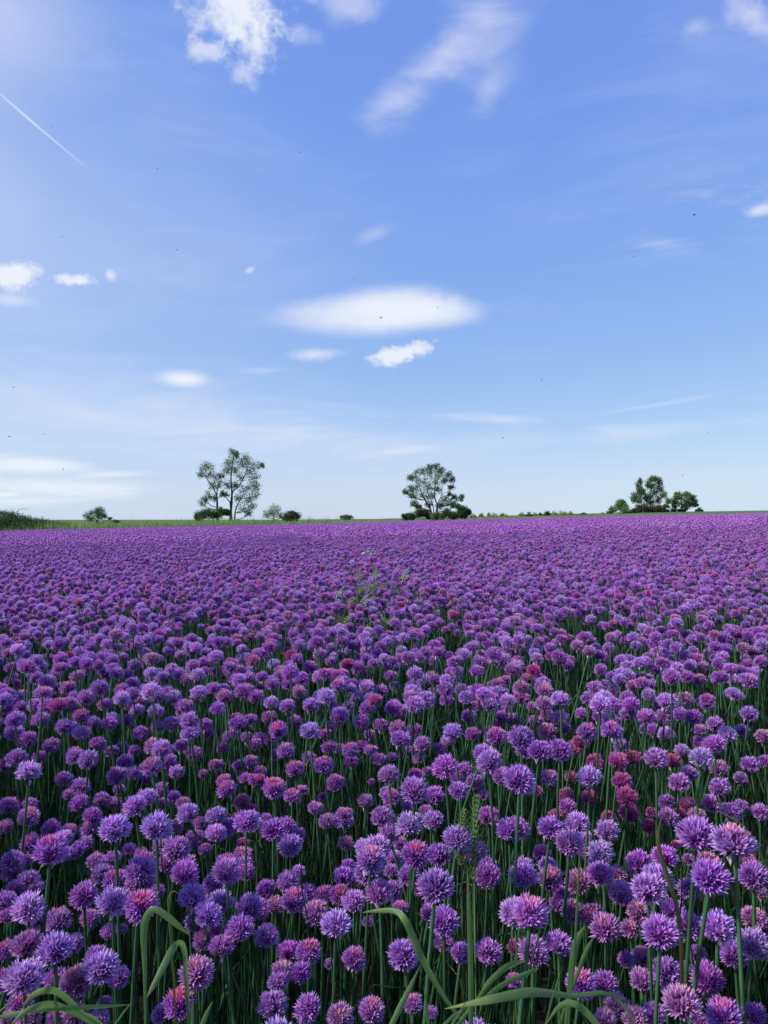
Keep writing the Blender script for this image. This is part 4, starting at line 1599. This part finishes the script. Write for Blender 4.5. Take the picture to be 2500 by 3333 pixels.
def blade(px_pts, widths, n=18, fold=0.35, face=(0, -1, 0), bow=0.0):
    """ribbon with a folded midrib through 3D points; widths in metres at evenly spaced stations"""
    P = spline(px_pts, n)
    t = np.linspace(0, 1, n)
    w = np.interp(t, np.linspace(0, 1, len(widths)), widths)
    tan = np.gradient(P, axis=0)
    tan /= np.linalg.norm(tan, axis=1, keepdims=True)
    f = np.array(face, float)
    s = np.cross(tan, f)
    s /= np.linalg.norm(s, axis=1, keepdims=True) + 1e-9
    nn = np.cross(s, tan)
    V = np.stack([P - s * w[:, None] / 2, P + nn * (w * fold / 2)[:, None], P + s * w[:, None] / 2], 1).reshape(-1, 3)
    F = []
    for i in range(n - 1):
        for j in (0, 1):
            a = i * 3 + j
            F.append((a, a + 1, a + 4, a + 3))
    return V, np.array(F), np.repeat(t, 3), np.tile([0.0, 1.0, 2.0], n)


def cpt(ox, oy, pts, z, zs=None):
    return [at(ox + a / 1.975, oy + b / 1.975, z if zs is None else zs[i]) for i, (a, b) in enumerate(pts)]


def grass_plant(label, base, blades, dry=False, name='grass_plant'):
    """blades: list of (3D points from the base up, widths, face)"""
    gz = float(ground_h(base[0], base[1]))
    root = empty(name, (base[0], base[1], gz - 0.005))
    o0 = np.array((base[0], base[1], gz - 0.005))
    tag(root, label, 'grass', 'single grass plants among the flowers')
    for pts, widths, face in blades:
        V, F, t, u = blade(pts, widths, 34, 0.45, face)
        F3 = np.concatenate([F[:, [0, 1, 2]], F[:, [0, 2, 3]]])
        me = mesh_data('blade', V - o0, F3, [M_BLADE_DRY if dry else M_BLADE], None, {'t': t, 'across': u, 'rnd': np.full(len(V), 0.5)}, True)
        obj('blade', me, root)
    return root


def gbase(P, dx=0.0, dy=0.05):
    x, y = P[0] + dx, P[1] + dy
    return np.array((x, y, float(ground_h(x, y)) - 0.005))


def px_blade(ox, pts, zs, wpx, face=(0.15, -1, 0.25), oy=2820, base=True, dx=0.0, dy=0.06):
    """blade whose pixel points run from the lowest visible point to the tip; the base is carried down to the soil"""
    if isinstance(zs, (int, float)):
        zs = [zs] * len(pts)
    P = cpt(ox, oy, pts, 0, zs)
    zm = sum(zs) / len(zs)
    W = [w / 1.975 / F_SRC * zm for w in wpx]
    t0 = P[0] - P[1]
    t0 = t0 / np.linalg.norm(t0)
    t0[2] = min(t0[2], -0.25)
    m1 = P[0] + t0 * 0.06
    m2 = m1 + t0 * np.array((0.5, 0.5, 0)) * 0.06 + np.array((0, 0.01, -0.10))
    b = gbase(m2, t0[0] * 0.02, 0.01)
    if m2[2] > b[2] + 0.05:
        P = [b, m2, m1] + P
        W = [W[0] * 0.6, W[0] * 0.75, W[0] * 0.9] + W
    else:
        P = [b] + P
        W = [W[0] * 0.6] + W
    return P, W, face, b


def plant(label, specs, dry=False):
    """all blades of one plant rise from the same spot"""
    bl, b0 = [], None
    for s in specs:
        P, W, f, b = px_blade(*s[0], **(s[1] if len(s) > 1 else {}))
        if b0 is None:
            b0 = b
        bl.append((P, W, f))
    grass_plant(label, b0, bl, dry)


plant('broad grass with two sharply bent blades among the violet flowers', [
    ((0, [(940, 1010), (938, 800), (935, 600), (928, 440), (945, 320), (1000, 268), (1085, 320), (1150, 375), (1225, 435)], 0.74, [16, 20, 30, 44, 48, 40, 42, 34, 4]),),
    ((0, [(1195, 620), (1190, 540), (1165, 484), (1115, 520), (1045, 655), (985, 770), (947, 835)], [0.86, 0.84, 0.82, 0.80, 0.78, 0.77, 0.76], [30, 36, 44, 48, 42, 30, 4]),),
])
plant('arching grass with two low looping blades and one straight one', [
    ((0, [(700, 1040), (600, 960), (540, 940), (470, 870), (390, 806), (310, 785), (215, 822), (150, 900)], [0.66, 0.64, 0.63, 0.62, 0.61, 0.60, 0.60, 0.60], [20, 30, 34, 38, 44, 44, 34, 3]),),
    ((0, [(720, 1060), (560, 968), (440, 910), (340, 876), (240, 890), (150, 940), (70, 1020)], [0.64, 0.62, 0.61, 0.60, 0.59, 0.585, 0.58], [24, 34, 40, 44, 40, 30, 4]),),
    ((0, [(60, 950), (250, 912), (500, 898), (690, 888), (865, 877)], [0.60, 0.60, 0.61, 0.62, 0.63], [26, 30, 28, 20, 2]),),
    ((0, [(-40, 960), (40, 895), (135, 822)], 0.60, [16, 14, 3]),),
])
plant('thin upright grass shoot at the edge of the flowers', [
    ((0, [(735, 1020), (800, 930), (862, 850)], 0.62, [14, 12, 2]),),
    ((0, [(1243, 1020), (1243, 910), (1240, 800)], 0.62, [20, 16, 2]),),
    ((0, [(1300, 1020), (1335, 930), (1372, 855)], 0.70, [34, 26, 4]),),
])
plant('long grass blade bowed over in front of a violet flower', [
    ((830, [(1222, 842), (1130, 690), (1062, 560), (1012, 440), (962, 335), (905, 282), (800, 278), (690, 290)], [0.80, 0.79, 0.78, 0.78, 0.78, 0.79, 0.80, 0.81], [26, 38, 44, 46, 42, 36, 28, 3]),),
    ((830, [(868, 1030), (930, 900), (1000, 760), (1066, 618)], [0.64, 0.65, 0.66, 0.68], [36, 40, 30, 3]),),
    ((830, [(1118, 1020), (1100, 880), (1085, 755)], 0.64, [22, 18, 2]),),
])
plant('straight upright grass blade taller than the flowers around it', [
    ((830, [(1386, 1030), (1386, 720), (1380, 450), (1372, 200), (1362, -10)], 0.68, [30, 36, 34, 24, 3]),),
    ((830, [(1250, 1030), (1310, 940), (1362, 848)], 0.62, [18, 16, 2]),),
])
plant('low grass with one wide nearly level blue green blade', [
    ((1660, [(390, 822), (250, 806), (120, 800), (0, 820), (-150, 850), (-420, 905)], [0.70, 0.69, 0.68, 0.67, 0.66, 0.66], [30, 48, 58, 58, 48, 4]), dict(face=(0.1, -0.7, 0.7))),
    ((830, [(1440, 832), (1500, 742), (1590, 655), (1665, 615), (1740, 600)], [0.74, 0.74, 0.75, 0.76, 0.77], [26, 36, 40, 34, 4]),),
    ((830, [(1470, 840), (1560, 770), (1660, 715), (1790, 660), (1820, 645)], [0.76, 0.77, 0.78, 0.79, 0.80], [24, 32, 34, 24, 4]),),
])
plant('grass with one steep broad blade and a bent thin stalk', [
    ((1660, [(372, 860), (392, 660), (412, 520), (440, 440), (478, 378)], 0.80, [30, 44, 48, 44, 6]),),
    ((1660, [(440, 660), (470, 575), (505, 500), (535, 448)], 0.84, [26, 32, 26, 4]),),
    ((1660, [(402, 640), (420, 400), (430, 200), (442, -20), (444, -120)], 0.78, [16, 16, 15, 12, 3]),),
])
plant('small grass with a looping blade low among dusty flowers', [
    ((1660, [(580, 1040), (515, 960), (445, 892), (370, 868), (300, 905), (232, 1000)], [0.64, 0.63, 0.62, 0.62, 0.62, 0.62], [34, 44, 44, 40, 30, 5]),),
    ((1660, [(232, 985), (270, 830), (300, 740), (332, 635)], 0.66, [14, 13, 11, 2]),),
])
plant('withered yellow brown grass tip between violet flowers', [
    ((1660, [(995, 1030), (955, 890), (955, 760), (985, 650)], 0.98, [34, 28, 16, 3]), dict(oy=2310)),
], dry=True)
plant('thin bowed grass stalk on the slope of dark gaps', [
    ((1660, [(1628, 970), (1570, 840), (1480, 730), (1400, 680), (1338, 648)], 1.15, [14, 14, 12, 9, 3]), dict(oy=2310)),
])
plant('dry curled leaf tip next to a crimson crowned flower', [
    ((0, [(1088, 260), (1085, 215), (1098, 170), (1125, 155), (1145, 165)], 0.90, [14, 16, 9, 6, 3]),),
], dry=True)

# ------------------------------------------------------------------ mugwort clump in the field and a horsetail in front


def lobed_leaf(r, L):
    """pinnately cut leaf lying along +X, petiole at the origin"""
    g = Geo()
    n = 4
    spine = [np.array((L * t, 0, 0.10 * L * math.sin(t * 2.6))) for t in np.linspace(0, 1, 7)]
    w = 0.035 * L
    for a, b in zip(spine[:-1], spine[1:]):
        o = np.array((0, w, 0))
        g.add([a - o, a + o, b + o * 0.8, b - o * 0.8], np.array([(0, 1, 2, 3)]), 0, rnd=r.random())
    for i in range(n):
        for sgn in (-1, 1):
            p = spine[1 + i]
            ln = L * (0.42 - 0.06 * i)
            d = np.array((0.75, sgn * 0.75, -0.12))
            q = np.array((-sgn * 0.0, 0, 0))
            side = np.array((0.6, -sgn * 0.6, 0)) * ln * 0.17
            tip = p + d * ln
            mid = p + d * ln * 0.5
            g.add([p, mid + side, tip, mid - side], np.array([(0, 1, 2, 3)]), 0, rnd=r.random())
    tip = spine[-1] + np.array((L * 0.22, 0, -0.05 * L))
    o = np.array((0, L * 0.06, 0))
    g.add([spine[-2] - o * 0.3, spine[-1] - o, tip, spine[-1] + o, spine[-2] + o * 0.3], np.array([(0, 1, 2), (0, 2, 3), (0, 3, 4)]), 0, rnd=r.random())
    return g.mesh('leaf', [M_WEED])


r_w = np.random.default_rng(71)
LOBED = [lobed_leaf(r_w, 0.085) for _ in range(4)]
M_WEED_STEM = green_material('mugwort_stem', (0.10, 0.13, 0.06), (0.15, 0.17, 0.09), 9, 0.1, 0.6, 0.2)


def mugwort(px, py, depth, lab, n_leaf, scale=1.0, leaf_len=1.0):
    top = at(px, py, depth)
    gz = float(ground_h(top[0], depth))
    root = empty('mugwort_plant', (top[0], depth, gz))
    tag(root, lab, 'weed', 'mugwort plants in the field')
    h = top[2] - gz
    path = bez((0, 0, -0.01), (r_w.normal(0, 0.03), 0, h * 0.6), (0, 0, h), 8)
    V, F = tube(path, np.linspace(0.005, 0.0018, 8), 6)
    obj('stem', mesh_data('stem', V, F, [M_WEED_STEM], None, {'rnd': np.full(len(V), 0.4)}, True), root)
    for i in range(n_leaf):
        t = 0.60 + 0.40 * i / max(1, n_leaf - 1)
        p = path[int(t * 7)]
        lf = obj('leaf', LOBED[r_w.integers(4)], root)
        lf.location = p
        up = -0.05 - 0.6 * (t - 0.6) / 0.4 - r_w.random() * 0.3
        lf.rotation_euler = (r_w.normal(0, 0.3), up, i * 2.4 + r_w.random() * 0.6)
        lf.scale = (leaf_len * scale * 1.35 * (1.25 - 0.5 * (t - 0.6) / 0.4) * r_w.uniform(0.85, 1.15),) * 3


def wpx(cx, cy):
    return 1060 + cx / 5.53, 1840 + cy / 5.53


for (cx, cy, dp, lab, nl, s_) in [
        (600, 290, 4.30, 'leafy mugwort shoot with cut leaves left of the pale stalk', 12, 1.0),
        (890, 250, 4.45, 'tall mugwort with a yellowish leafy tip over the flower heads', 12, 0.95),
        (1370, 300, 4.30, 'mugwort shoot with one upright lance of leaves', 9, 1.05),
        (300, 560, 3.75, 'low mugwort leaning over flower heads beside the clump', 11, 0.95),
        (180, 620, 3.70, 'pale silvery mugwort tip at the outer side of the clump', 9, 0.8),
        (560, 500, 4.0, 'short bushy mugwort in the middle of the clump', 11, 0.9),
        (760, 480, 4.15, 'thin mugwort shoot half hidden by flower heads', 9, 0.8),
        (1060, 850, 3.45, 'fresh green mugwort seedling down in the gap', 10, 0.7),
        (700, 980, 3.25, 'small green weed shoot at the bottom of the gap', 10, 0.7)]:
    mugwort(*wpx(cx, cy), dp, lab, nl, s_)


def spike_stalk():
    p = at(*wpx(875, -20), 4.6)
    gz = float(ground_h(p[0], p[1]))
    root = empty('seed_stalk', (p[0], p[1], gz))
    tag(root, 'slender pale seed stalk rising out of the mugwort clump', 'weed')
    h = p[2] - gz
    V, F = tube(bez((0, 0, -0.01), (0.01, 0, h * 0.5), (0, 0, h), 8), np.linspace(0.003, 0.0012, 8), 5)
    obj('stem', mesh_data('stem', V, F, [M_WEED_STEM], None, {'rnd': np.full(len(V), 0.4)}, True), root)
    g = Geo()
    iv, if_ = ico(0)
    for i in range(40):
        z = h - 0.20 * i / 40
        a = i * 2.4
        g.add(iv * np.array((0.004, 0.004, 0.007)) + np.array((math.cos(a) * 0.006, math.sin(a) * 0.006, z)), if_, 0, rnd=r_w.random())
    obj('seed_head', g.mesh('seed_head', [M_WEED]), root)


spike_stalk()


def horsetail(cx, cy, depth, hh, lab):
    top = at(830 + cx / 1.975, 2310 + cy / 1.975, depth)
    gz = float(ground_h(top[0], depth))
    root = empty('horsetail_plant', (top[0], depth, gz))
    tag(root, lab, 'weed', 'horsetail shoots in the gap')
    h = top[2] - gz
    V, F = tube([(0, 0, -0.01), (0.004, 0, h * 0.5), (0, 0, h)], [0.002, 0.0016, 0.0008], 5)
    obj('stem', mesh_data('stem', V, F, [M_WEED], None, {'rnd': np.full(len(V), 0.4)}, True), root)
    n = 17
    for i in range(n):
        g = Geo()
        t = i / (n - 1)
        z = h - hh * t
        ln = 0.006 + 0.028 * t ** 0.8
        for k in range(9):
            a = k * 0.7 + i
            d = np.array((math.cos(a), math.sin(a), 0.75))
            s = np.array((-math.sin(a), math.cos(a), 0)) * 0.0011
            p0 = np.array((0, 0, 0.0))
            p1 = d * ln
            g.add([p0 - s, p0 + s, p1], np.array([(0, 1, 2)]), 0, rnd=r_w.random())
        w = obj('whorl', g.mesh('whorl', [M_WEED]), root)
        w.location = (0.004 * (1 - t), 0, z)


horsetail(1402, 560, 1.12, 0.12, 'bright green feathery horsetail spire in a dark gap')
horsetail(1322, 650, 1.13, 0.08, 'shorter horsetail shoot beside the taller spire')

# ------------------------------------------------------------------ bees and flying insects
M_BEE = plain('bee_fur_brown', (0.22, 0.13, 0.045), 0.8, 0.35, 400)
M_BEE_DARK = plain('bee_dark', (0.03, 0.022, 0.015), 0.5, 0.2, 300)
mt_, nt_ = new_mat('insect_wing')
_g = NT(nt_)
_g.finish((0.25, 0.22, 0.18, 1), rough=0.3, trans=0.6)
M_WING = mt_


def insect_meshes():
    iv, if_ = ico(2)
    ab = Geo()
    bands = np.where(np.sin((iv[:, 0]) * 9) > 0, 0, 1)
    V = iv * np.array((0.0052, 0.0027, 0.0026))
    fm = [int(round(bands[f].mean())) for f in if_]
    ab_me = mesh_data('abdomen', V, if_, [M_BEE, M_BEE_DARK], fm, None, True)
    th_me = mesh_data('thorax', iv * np.array((0.0026, 0.0024, 0.0024)), if_, [M_BEE], None, None, True)
    hd = Geo()
    hd.add(iv * np.array((0.0014, 0.0018, 0.0017)), if_, 0)
    for s in (-1, 1):
        V, F = tube([(0.001, s * 0.0006, 0.0008), (0.003, s * 0.0012, 0.0018), (0.0045, s * 0.0016, 0.0012)], 0.00018, 4)
        hd.add(V, F, 0)
    hd_me = hd.mesh('head', [M_BEE_DARK], True)
    w = []
    for s in (-1, 1):
        V = np.array([(0, 0, 0), (-0.002, s * 0.0030, 0.0004), (-0.0055, s * 0.0062, 0.0008), (-0.0085, s * 0.0050, 0.0006), (-0.0070, s * 0.0020, 0.0002)])
        w.append(mesh_data('wing', V, [(0, 1, 2, 3, 4)], [M_WING]))
    lg = Geo()
    for s in (-1, 1):
        for i, x in enumerate((-0.0012, 0.0, 0.0014)):
            V, F = tube([(x, s * 0.0015, -0.0015), (x * 1.8, s * 0.0038, -0.0022), (x * 2.4, s * 0.0046, -0.0048)], 0.00028, 4)
            lg.add(V, F, 0)
    lg_me = lg.mesh('legs', [M_BEE_DARK])
    return ab_me, th_me, hd_me, w, lg_me


AB, TH, HD, WG, LG = insect_meshes()


def insect(name, label, cat, P, rot, scale=1.0, group=None):
    root = empty(name, P)
    root.rotation_euler = rot
    root.scale = (scale,) * 3
    root.empty_display_size = 0.01
    tag(root, label, cat, group)
    a = obj('abdomen', AB, root)
    a.location = (-0.0062, 0, -0.0004)
    a.rotation_euler = (0, R(-12), 0)
    obj('thorax', TH, root)
    h = obj('head', HD, root)
    h.location = (0.0034, 0, -0.0003)
    for w in WG:
        q = obj('wing', w, root)
        q.location = (0.0002, 0, 0.0022)
    obj('legs', LG, root)
    return root


def nearest_head(px, py):
    return min(placed, key=lambda q: math.hypot(q[0] - px, q[1] - py))


for (px, py, lab, rz) in [(1364, 2851, 'honey bee feeding on the big violet flower globe', -2.3), (304, 2863, 'honey bee on a flower globe beside a crimson crowned one', 0.7),
                          (898, 2890, 'dark bee clinging to the side of a violet flower globe', -1.2)]:
    q = nearest_head(px, py)
    p = at(px, py, q[4] - 0.008)
    insect('bee', lab, 'bee', p, (R(20), R(-35), rz), 1.0)

for i, (dx, dy, z) in enumerate([(1502, 462, 3.6), (418, 145, 6.0), (822, 685, 4.6), (899, 742, 6.5), (21, 942, 5.0), (945, 663, 6.5), (1170, 819, 6.0), (1087, 945, 5.5), (1530, 935, 6.0),
                                 (93, 937, 7.0), (109, 270, 7.0), (382, 538, 6.0), (134, 510, 6.5), (338, 362, 7.0), (1475, 1026, 6.0), (29, 836, 6.5), (137, 1013, 5.5), (1370, 552, 8.0),
                                 (648, 327, 8.0), (763, 602, 8.0), (708, 788, 8.0)]):
    p = at(dx * 2500 / 1659, dy * 2500 / 1659, z)
    insect('flying_insect', 'tiny dark insect flying in front of the open sky', 'insect', p, (0.2 * (i % 3), -0.3, i * 1.7), 0.9, 'insects in the air')
